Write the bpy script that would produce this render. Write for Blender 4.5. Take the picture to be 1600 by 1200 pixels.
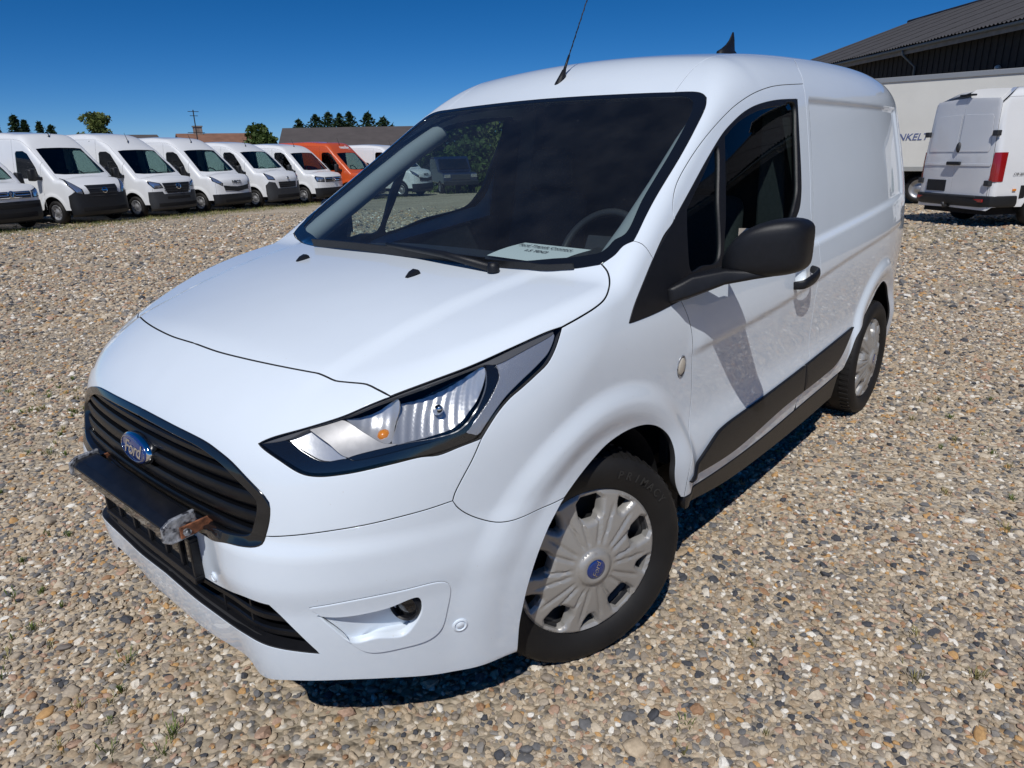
import bpy, bmesh, math, random
import numpy as np
from mathutils import Vector, Matrix, Euler
from mathutils.geometry import delaunay_2d_cdt

for _o in list(bpy.data.objects):
    bpy.data.objects.remove(_o, do_unlink=True)
SC = bpy.context.scene
COL = SC.collection
rad = math.radians

# ---------------------------------------------------------------- camera
CAM_POS = np.array([1.4832, 1.8411, 1.4625])
CAM_YAW, CAM_PITCH, CAM_ROLL, CAM_F = 3.86475183, -0.324342644, -0.0239256921, 1087.13


def cam_basis():
    f = np.array([math.cos(CAM_PITCH) * math.cos(CAM_YAW), math.cos(CAM_PITCH) * math.sin(CAM_YAW), math.sin(CAM_PITCH)])
    r = np.cross(f, [0, 0, 1]); r /= np.linalg.norm(r)
    u = np.cross(r, f)
    c, s = math.cos(CAM_ROLL), math.sin(CAM_ROLL)
    return c * r + s * u, -s * r + c * u, f


cam_d = bpy.data.cameras.new('camera')
cam = bpy.data.objects.new('camera', cam_d)
COL.objects.link(cam)
_r, _u, _f = cam_basis()
cam.matrix_world = Matrix(((_r[0], _u[0], -_f[0], CAM_POS[0]), (_r[1], _u[1], -_f[1], CAM_POS[1]),
                           (_r[2], _u[2], -_f[2], CAM_POS[2]), (0, 0, 0, 1)))
cam_d.sensor_width = 36.0
cam_d.lens = CAM_F / 1600 * 36
cam_d.clip_start = 0.05
cam_d.clip_end = 3000
SC.camera = cam

# ---------------------------------------------------------------- sky and sun
SUN_DIR = Vector((0.66, 0.40, 1.02)).normalized()
world = bpy.data.worlds.new('World')
SC.world = world
world.use_nodes = True
_nt = world.node_tree
_sky = _nt.nodes.new('ShaderNodeTexSky')
_sky.sky_type = 'NISHITA'
_sky.sun_disc = False
_sky.sun_elevation = math.asin(SUN_DIR.z)
_sky.sun_rotation = math.atan2(SUN_DIR.x, SUN_DIR.y)
_sky.altitude = 1000
_sky.air_density = 0.6
_sky.dust_density = 0.0
_sky.ozone_density = 10.0
_bg = _nt.nodes['Background']
_hs = _nt.nodes.new('ShaderNodeHueSaturation')
_hs.inputs['Saturation'].default_value = 1.20
_nt.links.new(_sky.outputs[0], _hs.inputs['Color'])
_nt.links.new(_hs.outputs[0], _bg.inputs[0])
_bg.inputs[1].default_value = 0.067
sun_d = bpy.data.lights.new('sun', 'SUN')
sun_d.energy = 3.1
sun_d.angle = rad(0.53)
sun_d.color = (1.0, 0.98, 0.95)
sun = bpy.data.objects.new('sun', sun_d)
COL.objects.link(sun)
sun.location = (5, 3, 8)
sun.rotation_euler = SUN_DIR.to_track_quat('Z', 'Y').to_euler()
SC.view_settings.view_transform = 'Standard'
SC.view_settings.look = 'None'
SC.view_settings.exposure = 0.12
SC.view_settings.gamma = 1.0
SC.view_settings.use_curve_mapping = False
SC.render.engine = 'CYCLES'
SC.cycles.max_bounces = 10
SC.cycles.transparent_max_bounces = 16
SC.cycles.caustics_reflective = False
SC.cycles.caustics_refractive = False
SC.cycles.sample_clamp_indirect = 6
SC.cycles.use_denoising = True
# ================================================================ materials
MATS = {}


def ramp(nt, stops):
    n = nt.nodes.new('ShaderNodeValToRGB')
    e = n.color_ramp.elements
    while len(e) > 1:
        e.remove(e[0])
    e[0].position = stops[0][0]; e[0].color = (*stops[0][1], 1)
    for p_, c_ in stops[1:]:
        k = e.new(p_); k.color = (*c_, 1)
    return n


def mat(name, color, rough=0.5, metal=0.0, coat=0.0, noise=0.0, nscale=30.0, bump=0.0, bscale=200.0, spec=0.5, trans=0.0,
        rough_noise=0.0, dirt=None, emit=0.0):
    if name in MATS:
        return MATS[name]
    m = bpy.data.materials.new(name)
    m.use_nodes = True
    nt = m.node_tree
    b = nt.nodes['Principled BSDF']
    b.inputs['Base Color'].default_value = (*color, 1)
    b.inputs['Roughness'].default_value = rough
    b.inputs['Metallic'].default_value = metal
    b.inputs['Specular IOR Level'].default_value = spec
    b.inputs['Coat Weight'].default_value = coat
    b.inputs['Coat Roughness'].default_value = 0.02
    if trans:
        b.inputs['Transmission Weight'].default_value = trans
    if emit:
        b.inputs['Emission Color'].default_value = (*color, 1)
        b.inputs['Emission Strength'].default_value = emit
    tc = nt.nodes.new('ShaderNodeTexCoord')
    if noise:
        n = nt.nodes.new('ShaderNodeTexNoise')
        n.inputs['Scale'].default_value = nscale
        n.inputs['Detail'].default_value = 6
        nt.links.new(tc.outputs['Object'], n.inputs['Vector'])
        lo = tuple(max(0, c * (1 - noise)) for c in color)
        hi = tuple(min(1, c * (1 + noise)) for c in color)
        r = ramp(nt, [(0.3, lo), (0.7, hi)])
        nt.links.new(n.outputs[0], r.inputs[0])
        last = r.outputs[0]
        if dirt:
            n2 = nt.nodes.new('ShaderNodeTexNoise')
            n2.inputs['Scale'].default_value = dirt[1]
            n2.inputs['Detail'].default_value = 10
            nt.links.new(tc.outputs['Object'], n2.inputs['Vector'])
            rr = ramp(nt, [(dirt[2], (0, 0, 0)), (dirt[3], (1, 1, 1))])
            nt.links.new(n2.outputs[0], rr.inputs[0])
            mx = nt.nodes.new('ShaderNodeMixRGB')
            nt.links.new(rr.outputs[0], mx.inputs[0])
            nt.links.new(last, mx.inputs[1])
            mx.inputs[2].default_value = (*dirt[0], 1)
            last = mx.outputs[0]
        nt.links.new(last, b.inputs['Base Color'])
    if rough_noise:
        n = nt.nodes.new('ShaderNodeTexNoise')
        n.inputs['Scale'].default_value = nscale * 0.7
        n.inputs['Detail'].default_value = 5
        nt.links.new(tc.outputs['Object'], n.inputs['Vector'])
        r = ramp(nt, [(0.3, (max(0, rough - rough_noise),) * 3), (0.7, (min(1, rough + rough_noise),) * 3)])
        nt.links.new(n.outputs[0], r.inputs[0])
        nt.links.new(r.outputs[0], b.inputs['Roughness'])
    if bump:
        n = nt.nodes.new('ShaderNodeTexNoise')
        n.inputs['Scale'].default_value = bscale
        n.inputs['Detail'].default_value = 3
        nt.links.new(tc.outputs['Object'], n.inputs['Vector'])
        bp = nt.nodes.new('ShaderNodeBump')
        bp.inputs['Strength'].default_value = bump
        bp.inputs['Distance'].default_value = 0.002
        nt.links.new(n.outputs[0], bp.inputs['Height'])
        nt.links.new(bp.outputs[0], b.inputs['Normal'])
    MATS[name] = m
    return m


def glass(name, tint, rough=0.0, ior=1.5, film=None):
    """thin sheet: straight-through transmission with a tint plus a Fresnel mirror"""
    if name in MATS:
        return MATS[name]
    m = bpy.data.materials.new(name)
    m.use_nodes = True
    nt = m.node_tree
    nt.nodes.remove(nt.nodes['Principled BSDF'])
    out = nt.nodes['Material Output']
    t = nt.nodes.new('ShaderNodeBsdfTransparent'); t.inputs[0].default_value = (*tint, 1)
    g_ = nt.nodes.new('ShaderNodeBsdfGlossy'); g_.inputs['Roughness'].default_value = rough
    g_.inputs[0].default_value = (1, 1, 1, 1)
    fr = nt.nodes.new('ShaderNodeFresnel')
    bf = nt.nodes.new('ShaderNodeNewGeometry')
    mi = nt.nodes.new('ShaderNodeMapRange')      # a thin sheet mirrors alike from both faces
    mi.inputs['To Min'].default_value = ior; mi.inputs['To Max'].default_value = 1 / ior
    nt.links.new(bf.outputs['Backfacing'], mi.inputs['Value']); nt.links.new(mi.outputs[0], fr.inputs[0])
    mx = nt.nodes.new('ShaderNodeMixShader')
    nt.links.new(fr.outputs[0], mx.inputs[0]); nt.links.new(t.outputs[0], mx.inputs[1]); nt.links.new(g_.outputs[0], mx.inputs[2])
    last = mx
    if film:  # thin dust on the pane, thickened to imitate hazy sky reflection
        d = nt.nodes.new('ShaderNodeBsdfDiffuse'); d.inputs[0].default_value = (0.6, 0.6, 0.6, 1)
        n = nt.nodes.new('ShaderNodeTexNoise'); n.inputs['Scale'].default_value = 9; n.inputs['Detail'].default_value = 8
        tc = nt.nodes.new('ShaderNodeTexCoord'); nt.links.new(tc.outputs['Object'], n.inputs['Vector'])
        r = ramp(nt, [(0.35, (film * 0.4,) * 3), (0.75, (film,) * 3)])
        nt.links.new(n.outputs[0], r.inputs[0])
        v = nt.nodes.new('ShaderNodeTexVoronoi'); v.inputs['Scale'].default_value = 22; v.feature = 'F1'
        nt.links.new(tc.outputs['Object'], v.inputs['Vector'])
        r2 = ramp(nt, [(0.0, (0.5,) * 3), (0.045, (0.0,) * 3)])
        nt.links.new(v.outputs['Distance'], r2.inputs[0])
        # only some of the cells carry a fly spot
        r3 = ramp(nt, [(0.72, (0, 0, 0)), (0.74, (1, 1, 1))])
        nt.links.new(v.outputs['Color'], r3.inputs[0])
        mm = nt.nodes.new('ShaderNodeMath'); mm.operation = 'MULTIPLY'
        nt.links.new(r2.outputs[0], mm.inputs[0]); nt.links.new(r3.outputs[0], mm.inputs[1])
        ad = nt.nodes.new('ShaderNodeMath'); ad.operation = 'ADD'
        nt.links.new(r.outputs[0], ad.inputs[0]); nt.links.new(mm.outputs[0], ad.inputs[1])
        m2 = nt.nodes.new('ShaderNodeMixShader')
        nt.links.new(ad.outputs[0], m2.inputs[0]); nt.links.new(mx.outputs[0], m2.inputs[1]); nt.links.new(d.outputs[0], m2.inputs[2])
        last = m2
    nt.links.new(last.outputs[0], out.inputs[0])
    MATS[name] = m
    return m


# ================================================================ mesh helpers
def tag(o, label=None, cat=None, group=None, kind=None):
    if label: o['label'] = label
    if cat: o['category'] = cat
    if group: o['group'] = group
    if kind: o['kind'] = kind
    return o


def empty(name, loc=(0, 0, 0), rz=0.0):
    o = bpy.data.objects.new(name, None)
    o.empty_display_size = 0.2
    COL.objects.link(o)
    o.location = loc
    o.rotation_euler = (0, 0, rz)
    return o


class MB:
    def __init__(s):
        s.v = []; s.f = []; s.n = None; s.deep = None

    def add(s, vs, fs):
        k = len(s.v)
        s.v += [tuple(map(float, a)) for a in vs]
        s.f += [tuple(i + k for i in f) for f in fs]
        return s

    def box(s, lo, hi, rot=None, at=None):
        (x0, y0, z0), (x1, y1, z1) = lo, hi
        vs = [(x0, y0, z0), (x1, y0, z0), (x1, y1, z0), (x0, y1, z0), (x0, y0, z1), (x1, y0, z1), (x1, y1, z1), (x0, y1, z1)]
        if rot is not None:
            vs = [tuple(rot @ Vector(v)) for v in vs]
        if at is not None:
            vs = [(v[0] + at[0], v[1] + at[1], v[2] + at[2]) for v in vs]
        return s.add(vs, [(0, 3, 2, 1), (4, 5, 6, 7), (0, 1, 5, 4), (1, 2, 6, 5), (2, 3, 7, 6), (3, 0, 4, 7)])

    def hexa(s, vs):
        """8 corners: bottom loop then top loop"""
        return s.add(vs, [(0, 3, 2, 1), (4, 5, 6, 7), (0, 1, 5, 4), (1, 2, 6, 5), (2, 3, 7, 6), (3, 0, 4, 7)])

    def loft(s, rings, closed=True, caps=True):
        n = len(rings[0]); k = len(s.v)
        for r in rings:
            s.v += [tuple(map(float, a)) for a in r]
        m = n if closed else n - 1
        for i in range(len(rings) - 1):
            for j in range(m):
                a = k + i * n + j; b = k + i * n + (j + 1) % n
                s.f.append((a, b, b + n, a + n))
        if caps and closed:
            s.f.append(tuple(k + j for j in reversed(range(n))))
            e = k + (len(rings) - 1) * n
            s.f.append(tuple(e + j for j in range(n)))
        return s

    def tube(s, pts, r, n=8, caps=True):
        pts = [Vector(p) for p in pts]
        rs = r if isinstance(r, (list, tuple)) else [r] * len(pts)
        rings = []
        up = None
        for i, p in enumerate(pts):
            t = (pts[min(i + 1, len(pts) - 1)] - pts[max(i - 1, 0)]).normalized()
            if up is None:
                up = Vector((0, 0, 1)) if abs(t.z) < .9 else Vector((1, 0, 0))
            a = t.cross(up).normalized(); b = a.cross(t).normalized(); up = b
            rings.append([p + (a * math.cos(2 * math.pi * j / n) + b * math.sin(2 * math.pi * j / n)) * rs[i] for j in range(n)])
        return s.loft(rings, True, caps)

    def lathe(s, prof, n=32, axis='y', at=(0, 0, 0)):
        """prof: list of (radius, along-axis)"""
        rings = []
        for r, h in prof:
            ring = []
            for j in range(n):
                a = 2 * math.pi * j / n
                c, d = r * math.cos(a), r * math.sin(a)
                q = {'x': (h, c, d), 'y': (d, h, c), 'z': (c, d, h)}[axis]
                ring.append((q[0] + at[0], q[1] + at[1], q[2] + at[2]))
            rings.append(ring)
        return s.loft(rings, True, False)

    def prism(s, poly, ext, at=(0, 0, 0)):
        """poly list of 3D points (planar), extruded by vector ext"""
        n = len(poly)
        a = [(p[0] + at[0], p[1] + at[1], p[2] + at[2]) for p in poly]
        b = [(p[0] + ext[0], p[1] + ext[1], p[2] + ext[2]) for p in a]
        return s.add(a + b, [tuple(reversed(range(n))), tuple(range(n, 2 * n))] + [(j, (j + 1) % n, (j + 1) % n + n, j + n) for j in range(n)])

    def mirror(s):
        m = MB()
        m.v = [(x, -y, z) for x, y, z in s.v]
        m.f = [tuple(reversed(f)) for f in s.f]
        if s.n is not None:
            m.n = [(x, -y, z) for x, y, z in s.n]
        m.deep = s.deep
        return m

    def xf(s, M):
        s.v = [tuple(M @ Vector(v)) for v in s.v]
        return s

    def mesh(s, name, smooth=False, bevel=0.0, subsurf=0, autosmooth=None, segs=2):
        me = bpy.data.meshes.new(name)
        me.from_pydata(s.v, [], s.f)
        if bevel or subsurf or (s.n is None):
            bm = bmesh.new(); bm.from_mesh(me)
            if s.n is None:
                bmesh.ops.recalc_face_normals(bm, faces=bm.faces)
            if bevel:
                es = [e for e in bm.edges if len(e.link_faces) == 2 and e.calc_face_angle(0) > rad(25)]
                bmesh.ops.bevel(bm, geom=es, offset=bevel, segments=segs, profile=.5, affect='EDGES', clamp_overlap=True)
            bm.to_mesh(me); bm.free()
        if smooth:
            me.polygons.foreach_set('use_smooth', [True] * len(me.polygons))
            if autosmooth:
                me.set_sharp_from_angle(angle=rad(autosmooth))
        if s.n is not None and smooth:
            me.normals_split_custom_set_from_vertices(s.n)
        me.update()
        return me


SEAM_SHADE = mat('seam_shadow_black', (.02, .02, .022), .8)  # shade in the shut lines, painted black onto the panels' folded edges


def obj(name, mb, m, parent=None, smooth=False, bevel=0.0, autosmooth=None, subsurf=0, segs=2):
    me = mb.mesh(name, smooth, bevel, 0, autosmooth, segs) if isinstance(mb, MB) else mb
    o = bpy.data.objects.new(name, me)
    COL.objects.link(o)
    if m is not None:
        if not me.materials:
            me.materials.append(m)
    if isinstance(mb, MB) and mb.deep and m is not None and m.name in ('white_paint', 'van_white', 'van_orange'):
        me.materials.append(SEAM_SHADE)
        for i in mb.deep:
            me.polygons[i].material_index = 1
    if parent is not None:
        o.parent = parent
    if subsurf:
        md = o.modifiers.new('subdivision', 'SUBSURF'); md.levels = md.render_levels = subsurf
    return o


def copy_tree(o, parent=None):
    c = o.copy()
    COL.objects.link(c)
    c.parent = parent
    for ch in list(o.children):
        copy_tree(ch, c)
    return c


def text_mesh(txt, size, extrude=0.0, shear=0.0, align='CENTER', spacing=1.0, bold=0.0):
    cu = bpy.data.curves.new('lettering', 'FONT')
    cu.body = txt; cu.size = size; cu.extrude = extrude; cu.shear = shear; cu.offset = bold
    cu.align_x = align; cu.align_y = 'CENTER'; cu.space_character = spacing
    cu.resolution_u = 3
    o = bpy.data.objects.new('lettering', cu)
    COL.objects.link(o)
    dg = bpy.context.evaluated_depsgraph_get()
    me = bpy.data.meshes.new_from_object(o.evaluated_get(dg))
    bpy.data.objects.remove(o, do_unlink=True)
    bpy.data.curves.remove(cu)
    return me


def frame_matrix(origin, xdir, normal):
    """local x -> xdir, local z -> normal"""
    n = Vector(normal).normalized(); x = Vector(xdir); x = (x - n * x.dot(n)).normalized(); y = n.cross(x)
    o = Vector(origin)
    return Matrix(((x.x, y.x, n.x, o.x), (x.y, y.y, n.y, o.y), (x.z, y.z, n.z, o.z), (0, 0, 0, 1)))


# ================================================================ numeric surfaces
def card(xs):
    xs = np.asarray(xs, float); n = len(xs); h = np.diff(xs)
    A = np.zeros((n, n)); B = np.zeros((n, n)); A[0, 0] = A[-1, -1] = 1
    for i in range(1, n - 1):
        A[i, i - 1] = h[i - 1]; A[i, i] = 2 * (h[i - 1] + h[i]); A[i, i + 1] = h[i]
        B[i, i - 1] = 6 / h[i - 1]; B[i, i] = -6 / h[i - 1] - 6 / h[i]; B[i, i + 1] = 6 / h[i]
    M = np.linalg.solve(A, B); I = np.eye(n)

    def f(x):
        x = np.clip(np.asarray(x, float), xs[0], xs[-1])
        i = np.clip(np.searchsorted(xs, x, side='right') - 1, 0, n - 2)
        hh = h[i]; a = (xs[i + 1] - x) / hh; b = 1 - a
        return a[..., None] * I[i] + b[..., None] * I[i + 1] + ((a**3 - a)[..., None] * M[i] + (b**3 - b)[..., None] * M[i + 1]) * (hh**2 / 6)[..., None]
    return f


def spl(xs, ys):
    o = np.argsort(xs); xs = np.asarray(xs, float)[o]; ys = np.asarray(ys, float)[o]; c = card(xs)
    return lambda x: c(x) @ ys


def lut1(xs, ys, a, b, n=2000):
    X = np.linspace(a, b, n); f = spl(xs, ys); V = f(X)
    o = np.argsort(xs); x0, x1 = np.asarray(xs)[o][[0, -1]]; e = 1e-3
    s0 = (f(np.array([x0 + e])) - f(np.array([x0])))[0] / e
    s1 = (f(np.array([x1])) - f(np.array([x1 - e])))[0] / e
    V = np.where(X < x0, V + (X - x0) * s0, np.where(X > x1, V + (X - x1) * s1, V))
    return lambda x: np.interp(x, X, V)


def lut2(xs, ys, tab, rx, ry, nx=400, ny=200):
    X = np.linspace(*rx, nx); Y = np.linspace(*ry, ny); G = card(xs)(X) @ np.asarray(tab) @ card(ys)(Y).T
    hx = X[1] - X[0]; hy = Y[1] - Y[0]

    def f(x, y):
        u = np.clip((x - X[0]) / hx, 0, nx - 1.001); v = np.clip((y - Y[0]) / hy, 0, ny - 1.001)
        i = u.astype(int); j = v.astype(int); u = u - i; v = v - j
        return (G[i, j] * (1 - u) + G[i + 1, j] * u) * (1 - v) + (G[i, j + 1] * (1 - u) + G[i + 1, j + 1] * u) * v
    return f


def smax(a, b, k):
    h = np.maximum(k - np.abs(a - b), 0) / k
    return np.maximum(a, b) + h * h * k * .25


def smin(a, b, k):
    return -smax(-a, -b, k)


def sstep(a, b, x):
    t = np.clip((x - a) / (b - a), 0, 1)
    return t * t * (3 - 2 * t)


def normal_of(g, P, h=6e-3):
    n = np.stack([g(P + np.eye(3)[i] * h) - g(P - np.eye(3)[i] * h) for i in range(3)], -1)
    return n / np.maximum(np.linalg.norm(n, axis=-1, keepdims=True), 1e-9)


def snap(g, P, it=4):
    P = np.array(P, float)
    for _ in range(it):
        P = P - g(P)[:, None] * normal_of(g, P)
    return P


def march(g, O, D, steps=80, relax=.8, tmax=4.0):
    n = len(O); t = np.zeros(n); act = np.arange(n)
    for _ in range(steps):
        d = g(O[act] + D * t[act, None]); t[act] += np.clip(d, -.03, .5) * relax
        act = act[(np.abs(d) > 1e-4) & (t[act] < tmax)]
        if len(act) == 0:
            break
    return O + D * t[:, None]


def crom(P, step):
    """Catmull-Rom through the points, resampled at about step"""
    P = np.asarray(P, float)
    if len(P) == 2:
        n = max(1, int(np.linalg.norm(P[1] - P[0]) / step))
        return P[0] + (P[1] - P[0]) * np.linspace(0, 1, n + 1)[:, None]
    Q = np.vstack([2 * P[0] - P[1], P, 2 * P[-1] - P[-2]])
    out = [P[0]]
    for i in range(1, len(Q) - 2):
        a, b, c, d = Q[i - 1:i + 3]
        t0 = 0; t1 = max(np.linalg.norm(b - a), 1e-6)**.5; t2 = t1 + max(np.linalg.norm(c - b), 1e-6)**.5; t3 = t2 + max(np.linalg.norm(d - c), 1e-6)**.5
        n = max(1, int(round(np.linalg.norm(c - b) / step)))
        for k in range(1, n + 1):
            t = t1 + (t2 - t1) * k / n
            A1 = (t1 - t) / (t1 - t0) * a + (t - t0) / (t1 - t0) * b
            A2 = (t2 - t) / (t2 - t1) * b + (t - t1) / (t2 - t1) * c
            A3 = (t3 - t) / (t3 - t2) * c + (t - t2) / (t3 - t2) * d
            B1 = (t2 - t) / (t2 - t0) * A1 + (t - t0) / (t2 - t0) * A2
            B2 = (t3 - t) / (t3 - t1) * A2 + (t - t1) / (t3 - t1) * A3
            out.append((t2 - t) / (t2 - t1) * B1 + (t - t1) / (t2 - t1) * B2)
    return np.array(out)


def pin(poly, pts):
    """points in polygon"""
    x, y = pts[:, 0], pts[:, 1]
    a = poly; b = np.roll(poly, -1, 0)
    ins = np.zeros(len(pts), bool)
    for (x0, y0), (x1, y1) in zip(a, b):
        if y0 == y1:
            continue
        c = ((y0 > y) != (y1 > y)) & (x < (x1 - x0) * (y - y0) / (y1 - y0) + x0)
        ins ^= c
    return ins


def dist_to_poly(poly, pts):
    a = poly; b = np.roll(poly, -1, 0)
    d = np.full(len(pts), 1e9)
    for p, q in zip(a, b):
        e = q - p; L = (e @ e) + 1e-12
        t = np.clip(((pts - p) @ e) / L, 0, 1)
        d = np.minimum(d, np.linalg.norm(pts - (p + t[:, None] * e), axis=1))
    return d


def cdt(loops, spacing):
    """triangulate first loop minus the others, with interior points. returns pts, tris, loop index lists"""
    big = loops[0]
    lo = big.min(0); hi = big.max(0)
    gx = np.arange(lo[0], hi[0], spacing); gy = np.arange(lo[1], hi[1], spacing * .866)
    X, Y = np.meshgrid(gx, gy); X[1::2] += spacing / 2
    G = np.stack([X.ravel(), Y.ravel()], -1)
    G = G[pin(big, G)]
    for l in loops[1:]:
        G = G[~pin(l, G)]
    for l in loops:
        if len(G):
            G = G[dist_to_poly(l, G) > spacing * .45]
    vs = []; es = []
    for l in loops:
        k = len(vs); n = len(l)
        vs += [Vector(q) for q in l]
        es += [(k + i, k + (i + 1) % n) for i in range(n)]
    nb = len(vs)
    vs += [Vector(q) for q in G]
    ov, oe, of, oov, ooe, oof = delaunay_2d_cdt(vs, es, [], 0, 1e-7, True)
    P = np.array([tuple(v) for v in ov])
    T = np.array([f for f in of if len(f) == 3])
    C = P[T].mean(1)
    keep = pin(big, C)
    for l in loops[1:]:
        keep &= ~pin(l, C)
    src = [o[0] if o else -1 for o in oov]
    return P, T[keep], np.array(src), nb


def clean_loop(L, tol=8e-4):
    out = [L[0]]
    for q in L[1:]:
        if np.linalg.norm(q - out[-1]) > tol:
            out.append(q)
    if np.linalg.norm(out[0] - out[-1]) < tol:
        out.pop()
    return np.array(out)


def panel(g, loop, d, spacing=.02, holes=(), half=False, gap=.0018, skirt=.012, offset=None, hole_gap=0.0, lip=.0012):
    """sheet of surface g bounded by a closed 3D loop, meshed in the plane normal to d, with a folded edge"""
    d = np.array(d, float); d /= np.linalg.norm(d)
    e1 = np.cross(d, [0, 0, 1.0]) if abs(d[2]) < .9 else np.cross(d, [0, 1.0, 0]); e1 /= np.linalg.norm(e1)
    e2 = np.cross(d, e1)
    loops3 = []
    for li, L in enumerate([loop] + list(holes)):
        L = clean_loop(np.asarray(L, float))
        cen = np.abs(L[:, 1]) < 1e-3 if half else np.zeros(len(L), bool)
        p2 = np.stack([L @ e1, L @ e2], -1)
        area = .5 * np.sum(p2[:, 0] * np.roll(p2[:, 1], -1) - np.roll(p2[:, 0], -1) * p2[:, 1])
        want = 1 if li == 0 else -1
        if area * want < 0:
            L = L[::-1]; cen = cen[::-1]
        L = snap(g, L)
        L[cen, 1] = 0
        N = normal_of(g, L)
        tn = np.roll(L, -1, 0) - L; tp = L - np.roll(L, 1, 0)
        tn /= np.linalg.norm(tn, axis=1)[:, None] + 1e-9; tp /= np.linalg.norm(tp, axis=1)[:, None] + 1e-9
        T = tn + tp; T /= np.linalg.norm(T, axis=1)[:, None] + 1e-9
        # e1 x e2 = d ; ccw in (e1,e2) seen from +d -> inward = N x T
        W = np.cross(N, T); W /= np.linalg.norm(W, axis=1)[:, None] + 1e-9
        W[cen, 1] = 0
        gg = gap if li == 0 else hole_gap
        L = L + W * gg
        L = snap(g, L, 2); L[cen, 1] = 0
        loops3.append((L, W, cen))
    loops2 = [np.stack([L @ e1, L @ e2], -1) for L, _, _ in loops3]
    P, T, src, nb = cdt(loops2, spacing)
    B3 = np.vstack([L for L, _, _ in loops3])
    V = np.zeros((len(P), 3))
    bd = (src >= 0) & (src < nb)
    V[bd] = B3[src[bd]]
    ii = np.where(~bd)[0]
    if len(ii):
        base = P[ii, :1] * e1 + P[ii, 1:] * e2
        top = (B3 @ d).max() + .25
        V[ii] = snap(g, march(g, base + d * top, -d), 2)
    N = normal_of(g, V)
    if half:
        c0 = np.abs(V[:, 1]) < 1e-4
        N[c0, 1] = 0; N /= np.linalg.norm(N, axis=1)[:, None]
    if offset is not None:
        dep = offset(V) if callable(offset) else np.full(len(V), offset)
        V = V + N * dep[:, None]
    # orientation
    a, b, c = V[T[:, 0]], V[T[:, 1]], V[T[:, 2]]
    fl = np.einsum('ij,ij->i', np.cross(b - a, c - a), N[T[:, 0]]) < 0
    T[fl] = T[fl][:, ::-1]
    verts = V.tolist(); norms = N.tolist(); faces = [tuple(int(q) for q in t) for t in T]
    deep = []
    if skirt:
        inv = {int(s): i for i, s in enumerate(src) if 0 <= s < nb}
        k0 = 0
        for li, (L, W, cen) in enumerate(loops3):
            n = len(L)
            idx = [inv.get(k0 + i) for i in range(n)]
            ring1 = []; ring2 = []
            for i in range(n):
                if idx[i] is None:
                    ring1.append(None); ring2.append(None); continue
                v = V[idx[i]]; nn = N[idx[i]]; w = W[i]
                p1 = v - w * lip - nn * lip; p2_ = p1 - nn * skirt
                if cen[i]:
                    p1[1] = 0; p2_[1] = 0
                verts.append(p1.tolist()); q = nn - w; norms.append((q / (np.linalg.norm(q) + 1e-9)).tolist()); ring1.append(len(verts) - 1)
                verts.append(p2_.tolist()); norms.append((-w / (np.linalg.norm(w) + 1e-9)).tolist()); ring2.append(len(verts) - 1)
            for i in range(n):
                j = (i + 1) % n
                if None in (idx[i], idx[j], ring1[i], ring1[j]) or (cen[i] and cen[j]):
                    continue
                faces.append((idx[j], idx[i], ring1[i], ring1[j]))
                faces.append((ring1[j], ring1[i], ring2[i], ring2[j]))
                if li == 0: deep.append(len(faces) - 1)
            k0 += n
    if half:
        k = len(verts); mp = []
        va = np.array(verts)
        for i, v in enumerate(va):
            if abs(v[1]) < 1e-4:
                mp.append(i)
            else:
                mp.append(len(verts)); verts.append([v[0], -v[1], v[2]]); nn = norms[i]; norms.append([nn[0], -nn[1], nn[2]])
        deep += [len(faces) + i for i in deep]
        faces += [tuple(mp[i] for i in reversed(f)) for f in faces]
    mb = MB(); mb.v = [tuple(v) for v in verts]; mb.f = faces; mb.n = [tuple(n) for n in norms]; mb.deep = deep
    return mb


def gz(x, y):
    """height of the yard: level round the van, falling gently away behind it"""
    s_ = (np.asarray(x) - CAM_POS[0]) * math.cos(CAM_YAW) + (np.asarray(y) - CAM_POS[1]) * math.sin(CAM_YAW)
    u = np.maximum(0, s_ - 4)
    return -.0185 * np.where(u < 2, u * u / 4, u - 1)


def hit_dir(g, P, d, far=4.0):
    """drop points on surface g travelling along -d"""
    P = np.asarray(P, float); d = np.array(d, float); d /= np.linalg.norm(d)
    return march(g, P + d * far, -d, steps=140, tmax=far * 2.5)
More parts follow.
